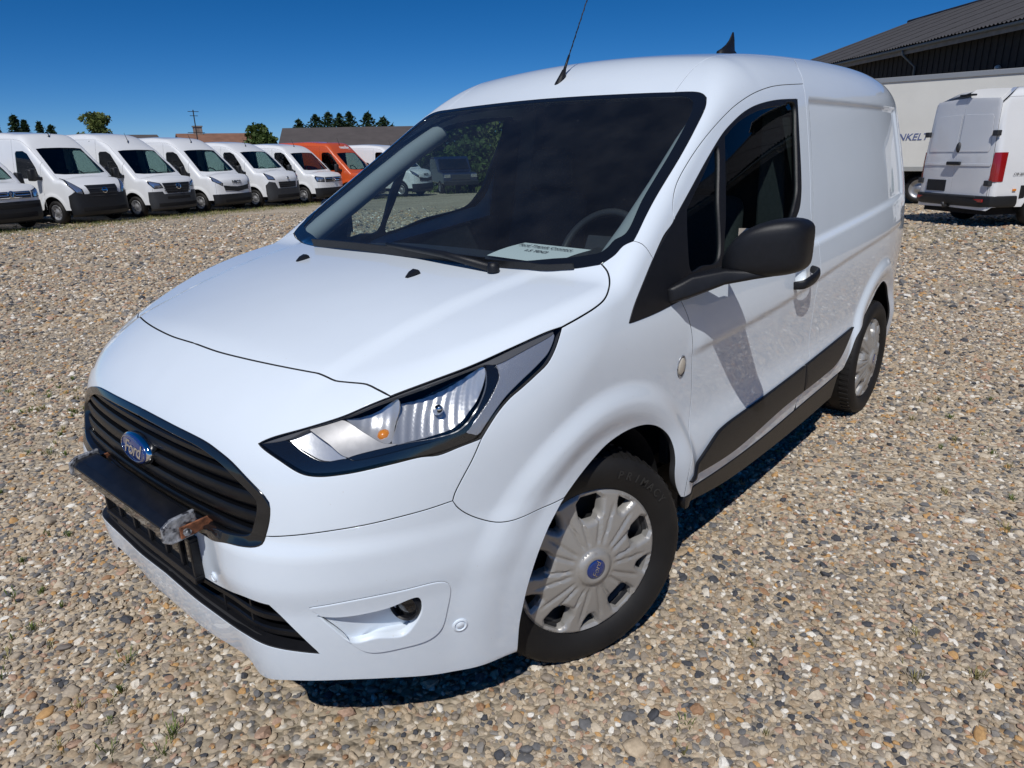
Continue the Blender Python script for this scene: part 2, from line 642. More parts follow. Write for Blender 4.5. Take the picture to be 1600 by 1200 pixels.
# ================================================================ shape of the van in front
# x forward from the front axle, y to the van's left, z up
def make_van_surface():
    # side half width table
    SX=np.array([-3.6,-3.3,-2.9,-2.4,-1.6,-.9,-.4,0.,.3,.5,.7,.9])
    SZ=np.array([.1,.3,.42,.5,.56,.62,.7,.8,.9,1.0,1.1,1.3,1.5,1.65,1.8])
    prof=np.array([.840,.873,.893,.898,.892,.884,.884,.889,.893,.888,.876,.837,.785,.742,.69])
    plan=np.array([-.15,-.085,-.03,-.006,0,0,-.004,-.010,-.022,-.045,-.085,-.14])
    STAB=prof[None,:]+plan[:,None]
    # upper body narrows to the front (A pillar lean-in)
    up=np.clip((SZ-1.0)/.7,0,1)
    STAB+= -up[None,:]*np.interp(SX,[-3.6,-1.6,-.9,-.4,0,.9],[-.02,0,.016,.065,.085,.085])[:,None]
    S=lut2(SX,SZ,STAB,(-3.7,1.0),(0,1.95),900,300)
    FZ=[.1,.2,.3,.4,.5,.6,.7,.78,.84,.9,1.0];FV=[.80,.845,.868,.878,.882,.884,.884,.876,.858,.815,.70]
    Fc=lut1(FZ,FV,0,1.3)
    DY=[0,.2,.35,.5,.6,.7,.8,.87,.95];DZ=[.1,.3,.55,.8,1.0]
    DT=np.array([[0,.003,.008,.022,.105,.24,.41,.54,.70],
                 [0,.003,.008,.018,.09,.22,.40,.53,.70],
                 [0,.003,.010,.024,.08,.19,.36,.50,.66],
                 [0,.006,.02,.055,.105,.195,.34,.47,.64],
                 [0,.007,.024,.065,.115,.20,.34,.47,.64]])
    D_=lut2(DZ,DY,DT,(0,1.3),(0,1.05))
    def F(y,z): return Fc(z)-D_(z,y)+.013*sstep(.30,.42,np.abs(y))*(sstep(.665,.615,z)-sstep(.55,.46,z))
    HX=[-.6,-.2,0,.136,.3,.5,.69,.75,.80,.84,.9];HV=[1.225,1.168,1.140,1.121,1.092,1.045,.985,.957,.925,.885,.80]
    Hc=lut1(HX,HV,-4,1.2)
    CR=lut1([-.6,-.3,.1,.4,.62,.9],[.035,.04,.05,.085,.125,.17],-4,1.2)
    def TH(x,y):
        yc=.52+.13*(.6-x)
        return Hc(x)-CR(x)*y*y+.009*(1-sstep(-.035,.03,y-yc))*sstep(.78,.62,x)
    RX=[-3.6,-3.4,-3.0,-2.4,-1.8,-1.4,-1.1,-.85,-.5];RV=[1.755,1.812,1.852,1.862,1.852,1.832,1.797,1.733,1.60]
    Rc=lut1(RX,RV,-4,1.2)
    def TR(x,y): return Rc(x)-.095*y*y
    def TW(x,y):
        # windscreen: plane rising backwards, bulged
        s=.04-.13*y*y*1.0-x
        return 1.103+.635*s
    def T(x,y):
        return smax(TH(x,y),smin(TW(x,y),TR(x,y),.05),.015)
    RRz=[.1,.4,.6,1.0,1.4,1.7,1.85];RRv=[-3.44,-3.50,-3.51,-3.49,-3.46,-3.41,-3.36]
    Rr=lut1(RRz,RRv,0,2)
    def arch(x,y,z,cx,cz,r0,r1,h):
        d=np.hypot(x-cx,z-cz);return h*(1-sstep(r0,r1,d))
    ZC=lut1([-3.4,-2.86,-1.6,-1.256,-.475,.2],[1.06,1.025,.939,.904,.868,.84],-4,1.2)
    def side(x,z):
        s=S(x,z)
        for cx,cz in ((0.0,.33),(-2.662,.345)):
            d=np.hypot(x-cx,z-cz)
            s=s+.021*(1-sstep(.465,.535,d))-.012*(1-sstep(.385,.455,d))
        e=sstep(-.40,-.52,x)*sstep(-3.15,-2.95,x)
        dz=z-ZC(x)
        s=s+e*.008*(sstep(-.03,0.,dz)-sstep(0.,.16,dz))
        # recessed blank window panel
        zb=1.085+(-x-1.62)*.062
        xr=x+.30*(z-1.13);s=s-.014*sstep(-1.475,-1.505,xr)*sstep(-3.16,-3.11,x)*sstep(zb-.02,zb+.015,z)*(1-sstep(1.612,1.642,z))
        # gutter above door
        return s
    def g(P):
        x,y,z=P[...,0],np.abs(P[...,1]),P[...,2]
        gs=(y-side(x,z))*.97
        t=T(x,y);hx=4e-3
        dT=(T(x+hx,y)-t)/hx
        gt=(z-t)/np.sqrt(1+np.clip(dT,-2.5,2.5)**2)
        f=F(y,z);df=(F(y+hx,z)-f)/hx
        gf=(x-f)/np.sqrt(1+np.clip(df,-1.8,1.8)**2)
        gr=-(x-(Rr(z)+.16*y**3))
        kt=.045+.105*sstep(-.75,-1.2,x)
        r=smax(gs,gf,.10)
        r=smax(r,gr,.10)
        r=smax(r,gt,kt)
        return smax(r,.17-z,.03)

    return g


van_g = make_van_surface()
# border curves of the panels (left side, metres)
C = {
    'hoodF': [(0.6755, -0.2016, 0.9903), (0.6864, -0.0295, 0.9894), (0.6857, 0.1286, 0.9876), (0.6758, 0.2432, 0.9875), (0.6631, 0.3331, 0.9871), (0.6479, 0.4129, 0.9861), (0.6341, 0.471, 0.9848), (0.6285, 0.4914, 0.9838), (0.6227, 0.5196, 0.9779), (0.6185, 0.5407, 0.9735), (0.6044, 0.5755, 0.9727), (0.5871, 0.614, 0.9713), (0.5822, 0.6411, 0.9648), (0.5735, 0.6787, 0.9523)],
    'hl_top_a': [(0.5735, 0.6787, 0.9523), (0.6149, 0.6536, 0.9384), (0.6639, 0.6216, 0.9194), (0.7254, 0.5629, 0.8962), (0.7736, 0.5015, 0.8736), (0.7922, 0.4781, 0.8605)],
    'hl_top_b': [(0.5735, 0.6787, 0.9523), (0.4869, 0.7273, 0.9766), (0.4037, 0.7678, 0.9973), (0.2954, 0.8054, 1.0246), (0.1997, 0.8306, 1.0445), (0.1605, 0.8408, 1.0488)],
    'hl_bot': [(0.7922, 0.4781, 0.8605), (0.7917, 0.4973, 0.8529), (0.7829, 0.5463, 0.8349), (0.7719, 0.5814, 0.8182), (0.7623, 0.6016, 0.8104), (0.7444, 0.628, 0.807), (0.7023, 0.6735, 0.8114), (0.6296, 0.731, 0.8234), (0.5705, 0.7663, 0.8298), (0.537, 0.784, 0.8268), (0.4892, 0.8041, 0.8358), (0.438, 0.8226, 0.8433)],
    'hl_rear': [(0.438, 0.8226, 0.8433), (0.4133, 0.827, 0.8705), (0.3839, 0.831, 0.8976), (0.3511, 0.8358, 0.9197), (0.3151, 0.8421, 0.9364), (0.2693, 0.8486, 0.9582), (0.2326, 0.8523, 0.9766), (0.2024, 0.8508, 1.0022), (0.1605, 0.8408, 1.0488)],
    'fenF': [(0.438, 0.8226, 0.8433), (0.4654, 0.8162, 0.7965), (0.4901, 0.8076, 0.7583), (0.508, 0.8004, 0.7269), (0.5142, 0.7976, 0.7084)],
    'bumpTop': [(0.5142, 0.7976, 0.7084), (0.5675, 0.7748, 0.7026), (0.6263, 0.7447, 0.6979), (0.6925, 0.7014, 0.691), (0.7507, 0.6497, 0.6838), (0.8022, 0.588, 0.6739), (0.829, 0.5434, 0.6672), (0.8347, 0.5311, 0.6665)],
    'bumpFen': [(0.5142, 0.7976, 0.7084), (0.5063, 0.8002, 0.6925), (0.487, 0.8067, 0.6696), (0.4532, 0.8191, 0.6433), (0.4144, 0.8363, 0.6226), (0.3812, 0.8527, 0.6169), (0.3173, 0.8674, 0.6163), (0.2483, 0.8732, 0.6128), (0.1991, 0.8778, 0.6122)],
    'grilleU': [(0.8464, -0.0402, 0.8485), (0.845, 0.1663, 0.8448), (0.8378, 0.3209, 0.8376), (0.8358, 0.3709, 0.8289), (0.8328, 0.4261, 0.8138), (0.8278, 0.4819, 0.7852), (0.8197, 0.5254, 0.756), (0.8179, 0.5361, 0.7441), (0.8194, 0.5393, 0.7311), (0.825, 0.539, 0.7039), (0.8347, 0.5311, 0.6665)],
    'grilleL': [(0.8347, 0.5311, 0.6665), (0.842, 0.5263, 0.6499), (0.852, 0.5112, 0.6416), (0.8652, 0.4764, 0.6362), (0.8754, 0.4297, 0.6318), (0.8754, 0.3315, 0.6104)],
    'archB': [(0.1991, 0.8778, 0.6122), (0.2313, 0.8779, 0.5857), (0.2652, 0.8767, 0.5514), (0.2943, 0.8718, 0.5017), (0.3165, 0.8609, 0.4334), (0.3255, 0.8534, 0.3904), (0.3314, 0.8442, 0.3377), (0.3346, 0.8346, 0.2821), (0.3279, 0.8168, 0.1844)],
    'bumpBot': [(0.3279, 0.8168, 0.1844), (0.4005, 0.8005, 0.1917), (0.5193, 0.7497, 0.2055), (0.6646, 0.6791, 0.247), (0.7556, 0.6134, 0.2664), (0.8312, 0.5268, 0.2692), (0.8507, 0.4704, 0.2555), (0.8547, 0.4356, 0.2541), (0.8587, 0.4218, 0.2723), (0.8609, 0.404, 0.2872), (0.855, 0.329, 0.271), (0.8568, 0.2022, 0.2533), (0.8544, 0.0287, 0.2301), (0.8431, -0.1636, 0.1987)],
    'hoodS': [(0.1605, 0.8408, 1.0488), (0.0998, 0.8485, 1.062), (0.0303, 0.8523, 1.0776), (-0.011, 0.8497, 1.0901), (-0.0437, 0.8395, 1.1054), (-0.082, 0.8177, 1.1262), (-0.1087, 0.7913, 1.1458), (-0.1252, 0.7611, 1.1602)],
    'hoodR': [(-0.1252, 0.7611, 1.1602), (-0.0955, 0.7015, 1.1485), (-0.0736, 0.6397, 1.1421), (-0.0316, 0.5406, 1.1407), (-0.0035, 0.4238, 1.1416), (0.0161, 0.2278, 1.1446), (0.0124, 0.0075, 1.1475)],
    'wsL': [(-0.1252, 0.7611, 1.1602), (-0.1622, 0.7781, 1.1815), (-0.1962, 0.7827, 1.2025), (-0.2246, 0.7999, 1.2146), (-0.3696, 0.7734, 1.3107), (-0.5689, 0.7499, 1.4371), (-0.6856, 0.7323, 1.514), (-0.7891, 0.7119, 1.5844), (-0.8294, 0.6934, 1.6141)],
    'wsT': [(-0.8294, 0.6934, 1.6141), (-0.8451, 0.6709, 1.628), (-0.853, 0.643, 1.6361), (-0.8452, 0.5368, 1.6414), (-0.8304, 0.3159, 1.6476), (-0.8238, 0.0632, 1.6513), (-0.8246, -0.0786, 1.6517)],
    'seamP': [(-0.2246, 0.7999, 1.2146), (-0.2384, 0.8207, 1.2057), (-0.2518, 0.8353, 1.1838), (-0.2649, 0.8419, 1.163)],
    'fenTrim': [(-0.2649, 0.8419, 1.163), (-0.1985, 0.8547, 1.1125), (-0.123, 0.8696, 1.0522), (-0.0889, 0.8771, 1.0157)],
    'trimLow': [(-0.0889, 0.8771, 1.0157), (-0.1107, 0.8776, 1.015), (-0.2272, 0.8789, 1.0182), (-0.3716, 0.8787, 1.03)],
    'doorF': [(-0.3716, 0.8787, 1.03), (-0.3943, 0.8845, 0.9967), (-0.4218, 0.8891, 0.9477), (-0.4373, 0.8911, 0.9025), (-0.4563, 0.8856, 0.7978), (-0.4761, 0.88, 0.6749), (-0.4547, 0.8977, 0.5523), (-0.4266, 0.9144, 0.4649), (-0.4323, 0.8985, 0.36)],
    'archF': [(0.1991, 0.8778, 0.6122), (0.1312, 0.8787, 0.6495), (0.076, 0.8805, 0.6759), (0.0191, 0.8826, 0.697), (-0.052, 0.8844, 0.7064), (-0.1273, 0.8863, 0.7043), (-0.1936, 0.8895, 0.6911), (-0.2534, 0.8919, 0.6643), (-0.3102, 0.8951, 0.6185), (-0.338, 0.8994, 0.5708), (-0.3488, 0.9022, 0.5239), (-0.3501, 0.9026, 0.4791), (-0.3604, 0.9005, 0.4444), (-0.3957, 0.8953, 0.3904), (-0.4158, 0.8953, 0.3658)],
    'sillTop': [(-0.4323, 0.8985, 0.36), (-0.7694, 0.8798, 0.3407), (-1.1212, 0.8804, 0.3377), (-1.538, 0.883, 0.3543), (-2.1127, 0.885, 0.3779)],
    'doorTop': [(-0.2649, 0.8419, 1.163), (-0.3413, 0.8286, 1.2167), (-0.4163, 0.8193, 1.2577), (-0.4219, 0.8108, 1.2857), (-0.4359, 0.8023, 1.3121), (-0.4743, 0.7888, 1.3511), (-0.5748, 0.7732, 1.4172), (-0.7174, 0.7614, 1.4957), (-0.8974, 0.7508, 1.5751), (-0.9941, 0.746, 1.6073), (-1.0985, 0.7405, 1.6344), (-1.2107, 0.7348, 1.6555), (-1.3268, 0.7307, 1.6708), (-1.6115, 0.7243, 1.691)],
    'doorR': [(-1.6115, 0.7243, 1.691), (-1.5896, 0.7512, 1.6206), (-1.5542, 0.7864, 1.4951), (-1.5104, 0.8254, 1.3484), (-1.4718, 0.8643, 1.172), (-1.5416, 0.8701, 1.081), (-1.547, 0.89, 1.0186), (-1.5506, 0.8969, 0.9749), (-1.5539, 0.8951, 0.9139), (-1.547, 0.8915, 0.841), (-1.554, 0.8856, 0.7304), (-1.5584, 0.8833, 0.6351), (-1.5669, 0.8915, 0.5649), (-1.5594, 0.8983, 0.4974), (-1.5202, 0.8961, 0.4452), (-1.4718, 0.8898, 0.3951)],
    'seamB': [(-1.6161, 0.7239, 1.6919), (-1.6421, 0.7049, 1.7229), (-1.6782, 0.6716, 1.761), (-1.787, 0.6109, 1.8045)],
    'winTop': [(-0.2649, 0.8419, 1.163), (-0.4157, 0.8197, 1.2561), (-0.5418, 0.8022, 1.3338), (-0.6839, 0.783, 1.423), (-0.8134, 0.7686, 1.4985), (-0.8923, 0.7633, 1.5334), (-0.9732, 0.759, 1.563), (-1.0557, 0.756, 1.5849), (-1.141, 0.7542, 1.6001), (-1.2865, 0.7518, 1.6165), (-1.4975, 0.749, 1.6278)],
    'winR': [(-1.4975, 0.749, 1.6278), (-1.4536, 0.7865, 1.4951), (-1.4111, 0.8245, 1.3521), (-1.3864, 0.8417, 1.2811), (-1.3525, 0.8538, 1.2254), (-1.2949, 0.8622, 1.1832)],
    'winB': [(-1.2949, 0.8622, 1.1832), (-1.1101, 0.8654, 1.1612), (-0.8084, 0.8696, 1.114), (-0.6052, 0.8727, 1.0781), (-0.5176, 0.8794, 1.0373), (-0.3716, 0.8787, 1.03)],
    'roofSeam': [(-0.8589, 0.5659, 1.6475), (-0.9118, 0.5602, 1.6812), (-0.9848, 0.5567, 1.7219), (-1.0758, 0.5582, 1.7593)],
    'stripU': [(-0.4407, 0.9101, 0.418), (-0.6454, 0.8957, 0.5157), (-0.705, 0.8952, 0.5265), (-1.0385, 0.8957, 0.5361), (-1.4487, 0.8937, 0.5508), (-2.1771, 0.8858, 0.5853)],
    'stripL': [(-2.1771, 0.8858, 0.5853), (-1.9254, 0.8966, 0.4609), (-1.7443, 0.8958, 0.4447), (-1.2616, 0.8951, 0.4319), (-0.8036, 0.8894, 0.3968), (-0.4407, 0.9101, 0.418)],
    'lowgrT': [(0.8771, 0.2278, 0.4673), (0.873, 0.3285, 0.4713), (0.8758, 0.4646, 0.5023), (0.8526, 0.5343, 0.498)],
    'lowgrR': [(0.8526, 0.5343, 0.498), (0.821, 0.5736, 0.4306), (0.7836, 0.6056, 0.3567)],
    'lowgrB': [(0.7836, 0.6058, 0.3577), (0.8229, 0.5628, 0.3675), (0.8556, 0.5085, 0.3744), (0.8707, 0.4407, 0.3783), (0.8669, 0.3298, 0.3602), (0.8715, 0.2155, 0.3608), (0.8757, 0.0883, 0.3676), (0.8763, -0.0677, 0.3739)],
    'fogOut': [(0.7959, 0.6128, 0.4953), (0.7278, 0.6765, 0.505), (0.6376, 0.7365, 0.5078), (0.5449, 0.7822, 0.5022), (0.5307, 0.7855, 0.4827), (0.5347, 0.7763, 0.4223), (0.5473, 0.7626, 0.3633), (0.5722, 0.7478, 0.3431), (0.6281, 0.718, 0.3394), (0.6956, 0.6766, 0.3468), (0.7255, 0.6595, 0.3778), (0.7448, 0.6501, 0.4225)],
    'sillLow': [(-0.4488, 0.8918, 0.3078), (-0.8157, 0.8649, 0.2552), (-1.271, 0.8622, 0.234), (-1.635, 0.8615, 0.2326), (-2.1465, 0.8627, 0.2461)],
    'pocketIn': [(0.7856, 0.6185, 0.4741), (0.7491, 0.651, 0.4649), (0.6676, 0.7108, 0.4677), (0.5979, 0.7529, 0.4802), (0.5875, 0.7533, 0.4417), (0.6034, 0.7398, 0.3995), (0.6274, 0.7232, 0.373), (0.6804, 0.6922, 0.3827), (0.7255, 0.6601, 0.3817), (0.761, 0.6371, 0.4302)],
    'glassA': [(-0.8165, 0.7719, 1.4882), (-0.9026, 0.766, 1.5261), (-0.9984, 0.7624, 1.5552), (-1.1324, 0.7594, 1.5816), (-1.277, 0.7574, 1.5972), (-1.4594, 0.7554, 1.6066), (-1.4266, 0.7865, 1.4951), (-1.3766, 0.8241, 1.3534), (-1.3501, 0.8411, 1.2831), (-1.3087, 0.8516, 1.2357), (-1.2465, 0.8613, 1.1873), (-0.9378, 0.8662, 1.1448), (-0.6817, 0.8687, 1.1044), (-0.7301, 0.8342, 1.2576)],
    'glassB': [(-0.4945, 0.8161, 1.2805), (-0.6256, 0.796, 1.3698), (-0.7617, 0.7773, 1.4588), (-0.6986, 0.824, 1.2898), (-0.6387, 0.8658, 1.1128), (-0.538, 0.8644, 1.1077), (-0.4525, 0.8632, 1.1034), (-0.4643, 0.8399, 1.1935)],
    'hlA': [(0.7572, 0.538, 0.876), (0.7406, 0.5475, 0.8888), (0.7225, 0.5678, 0.8966), (0.7149, 0.6155, 0.8753), (0.6979, 0.664, 0.8422), (0.7327, 0.6256, 0.8382), (0.7502, 0.5833, 0.8563)],
    'hlB': [(0.7209, 0.5691, 0.8975), (0.6923, 0.5979, 0.9085), (0.6685, 0.6187, 0.9173), (0.6502, 0.6757, 0.8918), (0.6294, 0.7121, 0.8685), (0.607, 0.7326, 0.863), (0.6455, 0.706, 0.8556), (0.6952, 0.6658, 0.844), (0.7122, 0.6203, 0.8746)],
    'hlC': [(0.6618, 0.6239, 0.9198), (0.6149, 0.6536, 0.9384), (0.5619, 0.688, 0.9544), (0.5957, 0.713, 0.9061), (0.6194, 0.7208, 0.8674), (0.6406, 0.6983, 0.8749), (0.6539, 0.6648, 0.8987)],
    'hlD': [(0.5591, 0.6897, 0.9551), (0.4892, 0.7296, 0.9737), (0.4218, 0.7622, 0.991), (0.3769, 0.7841, 0.9989), (0.3924, 0.8041, 0.9583), (0.4285, 0.8096, 0.9119), (0.4768, 0.8017, 0.8729), (0.5296, 0.7791, 0.8644), (0.5856, 0.7473, 0.863), (0.6149, 0.7262, 0.864), (0.5927, 0.7158, 0.9058)],
    'hlE': [(0.3735, 0.7847, 1.0004), (0.3569, 0.7992, 0.9944), (0.3568, 0.8117, 0.9736), (0.3914, 0.8169, 0.9317), (0.4409, 0.8126, 0.8874), (0.4683, 0.8078, 0.863), (0.5604, 0.7653, 0.8557), (0.6885, 0.6761, 0.8377), (0.6944, 0.6678, 0.842), (0.6032, 0.736, 0.8615), (0.53, 0.7794, 0.8629), (0.476, 0.8024, 0.8717), (0.4278, 0.8103, 0.9107), (0.3909, 0.8049, 0.958)],
    'hlF': [(0.3529, 0.8001, 0.9959), (0.2789, 0.8208, 1.0146), (0.1844, 0.8392, 1.0396), (0.2124, 0.8476, 1.004), (0.2478, 0.8462, 0.9822), (0.3183, 0.8378, 0.9464), (0.3556, 0.8326, 0.925), (0.3896, 0.8287, 0.8988), (0.4189, 0.8247, 0.8717), (0.4426, 0.8198, 0.8517), (0.4657, 0.8089, 0.8624), (0.4383, 0.8139, 0.8868), (0.3887, 0.8181, 0.9312), (0.3547, 0.8128, 0.9732)],
    'hlG': [(0.7905, 0.4823, 0.8611), (0.7595, 0.5366, 0.8741), (0.752, 0.5814, 0.8553), (0.7338, 0.6252, 0.8368), (0.6961, 0.6665, 0.8411), (0.6888, 0.6763, 0.8367), (0.5607, 0.7656, 0.8542), (0.4685, 0.8079, 0.8619), (0.4457, 0.819, 0.8496), (0.5363, 0.7836, 0.8316), (0.6286, 0.7304, 0.8286), (0.7011, 0.6728, 0.8165), (0.7431, 0.6271, 0.8125), (0.761, 0.6006, 0.8153), (0.7795, 0.5508, 0.8372)],
    'hlH': [(0.7902, 0.482, 0.8615), (0.7256, 0.5632, 0.8958), (0.6615, 0.6236, 0.9202), (0.5603, 0.6864, 0.9564), (0.4869, 0.7273, 0.9766), (0.371, 0.7825, 1.004), (0.1844, 0.8349, 1.0462), (0.1845, 0.8378, 1.0418), (0.2784, 0.8204, 1.0156), (0.3528, 0.7993, 0.9969), (0.3763, 0.7835, 0.9998), (0.4212, 0.7616, 0.9919), (0.4886, 0.7289, 0.9745), (0.5595, 0.6886, 0.9556), (0.6143, 0.6529, 0.9392), (0.6667, 0.6183, 0.9189), (0.7209, 0.5691, 0.8975), (0.7567, 0.5374, 0.8768)],
    'archR': [(-2.1333, 0.8867, 0.3883), (-2.1598, 0.8989, 0.448), (-2.2031, 0.9069, 0.5265), (-2.3541, 0.8916, 0.601), (-2.4898, 0.8838, 0.664), (-2.5738, 0.8831, 0.7154), (-2.6886, 0.8795, 0.7356)],
    'recess': [(-1.4649, 0.8708, 1.135), (-2.9671, 0.8093, 1.2169), (-2.9727, 0.8059, 1.2321), (-3.122, 0.7034, 1.641)],
}
C = {k: np.array(v) for k, v in C.items()}
# ================================================================ materials of the van
M_paint = mat('white_paint', (0.755, 0.825, 0.895), 0.36, coat=0.95, spec=0.35, noise=0.012, nscale=6, dirt=((0.52, 0.48, 0.42), 160, 0.735, 0.78))
M_black = mat('black_plastic', (0.0085, 0.009, 0.0115), 0.44, spec=0.38, noise=0.15, nscale=60, bump=0.25, bscale=900)
M_gloss = mat('gloss_black', (0.008, 0.009, 0.011), 0.10, coat=0.6)
M_slat = mat('grille_plastic', (0.0045, 0.005, 0.0065), 0.36, spec=0.35, noise=0.2, nscale=40, bump=0.1, bscale=700)
M_dark = mat('dark_void', (0.006, 0.006, 0.007), 0.9)
M_chrome = mat('chrome', (0.85, 0.86, 0.88), 0.06, metal=1.0)
M_reflector = mat('headlamp_reflector', (0.70, 0.70, 0.69), 0.30, metal=0.65, bump=0.12, bscale=90)
M_reflgrey = mat('headlamp_shroud', (0.36, 0.35, 0.34), 0.38, metal=0.35, noise=0.1, nscale=50)
M_ribbed = mat('ribbed_lens', (0.55, 0.56, 0.58), 0.30, metal=0.7, bump=0.5, bscale=420)
M_amber = mat('amber_bulb', (0.75, 0.24, 0.02), 0.25, coat=1.0)
M_lens = glass('headlamp_lens', (0.97, 0.98, 1.0), 0.0, 1.45)
M_screen = glass('windscreen_glass', (0.70, 0.79, 0.81), 0.0, 1.5, film=0.022)  # film is dust plus a painted haze standing in for reflected sky
M_doorglass = glass('door_glass', (0.66, 0.78, 0.75), 0.0, 1.36)
M_rubber = mat('tyre_rubber', (0.0125, 0.0115, 0.011), 0.62, spec=0.35, noise=0.25, nscale=9, bump=0.15, bscale=400)
M_cap = mat('hubcap_silver', (0.43, 0.415, 0.39), 0.40, metal=0.45, noise=0.05, nscale=10, dirt=((0.26, 0.21, 0.16), 30, 0.66, 0.85))
M_steel = mat('steel_rim', (0.05, 0.05, 0.052), 0.5, metal=0.5)
M_rust = mat('rusty_steel', (0.20, 0.075, 0.035), 0.85, noise=0.6, nscale=60, bump=0.6, bscale=300)
M_alu = mat('scuffed_aluminium', (0.40, 0.41, 0.43), 0.5, metal=0.6, noise=0.5, nscale=70, bump=0.8, bscale=160, dirt=((0.05, 0.05, 0.06), 60, 0.5, 0.62))
M_blue = mat('badge_blue', (0.012, 0.035, 0.17), 0.2, coat=1.0)
M_seat = mat('seat_fabric', (0.022, 0.023, 0.026), 0.9, noise=0.3, nscale=120)
M_dash = mat('dashboard_plastic', (0.022, 0.024, 0.028), 0.6, noise=0.2, nscale=80, bump=0.3, bscale=500)
M_lining = mat('roof_lining', (0.16, 0.16, 0.165), 0.9)
M_paper = mat('paper', (0.78, 0.79, 0.76), 0.8)
M_ink = mat('ink', (0.02, 0.02, 0.025), 0.7)
M_rep = mat('repeater_lens', (0.55, 0.50, 0.42), 0.2, coat=1.0)

G = van_g
R3 = lambda P: crom(P, .012)


def to_centre(P, start=True):
    """cut a curve at y = 0 (its first or last end)"""
    P = np.array(P)
    if not start:
        return to_centre(P[::-1])[::-1]
    k = np.where(P[:, 1] > .03)[0][0]
    if k > 0 and P[k - 1][1] < 0:
        a, b = P[k - 1], P[k]; t = -a[1] / (b[1] - a[1]); q = a + (b - a) * t
    else:
        q = P[k].copy()
    q[1] = 0
    q = snap(G, q[None])[0]; q[1] = 0
    return np.vstack([q, P[k:]])


def centre(A, B, n=24):
    t = np.linspace(0, 1, n)[1:-1, None]
    Q = np.asarray(A) + (np.asarray(B) - np.asarray(A)) * t
    Q[:, 1] = 0
    Q = snap(G, Q, 6); Q[:, 1] = 0
    return Q


def cat(*segs):
    return np.vstack(segs)


hoodF = to_centre(C['hoodF']); hoodR = to_centre(C['hoodR'], False)
grU = to_centre(C['grilleU']); grL = to_centre(C['grilleL'], False)
wsT = to_centre(C['wsT'], False)
lgT = to_centre(C['lowgrT']); lgB = to_centre(C['lowgrB'], False)
bBot = to_centre(C['bumpBot'], False)

van = empty('delivery_van', (0, 0, 0))
tag(van, 'white compact panel van in the foreground with a black bar on its nose', 'van')


def part(name, mb, m, parent=van, smooth=True, **k):
    return obj(name, mb, m, parent, smooth, **k)


def both(name, mb, m, parent=van, smooth=True, **k):
    """left part and its mirror image"""
    a = obj(name, mb, m, parent, smooth, **k)
    b = obj(name, mb.mirror(), m, parent, smooth, **k)
    return a, b


# ---------------------------------------------------------------- painted panels
L_hood = cat(R3(hoodF), R3(C['hl_top_b']), R3(C['hoodS']), R3(hoodR), centre(hoodR[-1], hoodF[0]))
hood = part('hood', panel(G, L_hood, (.2, .12, 1), .02, half=True, gap=.0044), M_paint)
L_fas = cat(R3(hoodF), R3(C['hl_top_a']), R3(C['hl_bot']), R3(C['fenF']), R3(C['bumpTop']), R3(grU[::-1]), centre(grU[0], hoodF[0]))
part('nose_panel', panel(G, L_fas, (.8, .45, .5), .016, half=True, gap=.0028), M_paint)
L_pocket = crom(np.vstack([C['pocketIn'], C['pocketIn'][:1]]), .008)[:-1]
L_bump = cat(R3(grL), centre(grL[-1], lgT[0]), R3(lgT), R3(C['lowgrR']), R3(lgB), centre(lgB[-1], bBot[-1], 8), R3(bBot[::-1]),
             R3(C['archB'][::-1]), R3(C['bumpFen'][::-1]), R3(C['bumpTop']))
bumper = part('bumper', panel(G, L_bump, (.72, .62, -.02), .014, holes=[L_pocket], half=True, gap=.0022, skirt=.02), M_paint)
L_fen = cat(R3(C['hl_rear']), R3(C['hoodS']), R3(C['wsL'][:4]), R3(C['seamP']), R3(C['fenTrim']), R3(C['trimLow']), R3(C['doorF']),
            R3(C['archF'][::-1]), R3(C['bumpFen'][::-1]), R3(C['fenF'][::-1]))
both('front_fender', panel(G, L_fen, (.2, .93, .3), .0105, gap=.0027, skirt=.02), M_paint)
# door with an opening for its windows and one for the handle cup
sill = R3(C['sillTop'])
db = C['doorR'][-1]
sill_door = sill[sill[:, 0] > db[0] + .004]
hc = snap(G, np.array([[-1.325, .90, .965]]))[0]
cup = snap(G, np.array([[hc[0] + .062 * math.cos(a), .9, hc[2] + .046 * math.sin(a)] for a in np.linspace(0, 2 * math.pi, 33)[:-1]]))
L_door = cat(R3(C['doorTop'][2:]), R3(C['doorR']), sill_door[::-1], R3(C['doorF'][::-1]), R3(C['winB'][::-1]), R3(C['winR'][::-1]), R3(C['winTop'][:0:-1]))
doors = both('front_door', panel(G, L_door, (.05, .95, .2), .014, holes=[cup], gap=.0027, skirt=.015), M_paint)
# cup behind the handle
mb = MB()
hn = normal_of(G, hc[None])[0]
for s_, dpt in ((1.03, -.001), (.97, -.010), (.85, -.020), (.6, -.027), (.3, -.030)):
    ring = hc + (cup - hc) * s_ + hn * dpt
    mb.v += [tuple(q) for q in ring]
for r_ in range(4):
    for j in range(32):
        mb.f.append((r_ * 32 + j, r_ * 32 + (j + 1) % 32, (r_ + 1) * 32 + (j + 1) % 32, (r_ + 1) * 32 + j))
mb.f.append(tuple(4 * 32 + j for j in range(32)))
for dr, flip in zip(doors, (False, True)):
    obj('handle_cup', mb.mirror() if flip else mb, M_paint, dr, True)
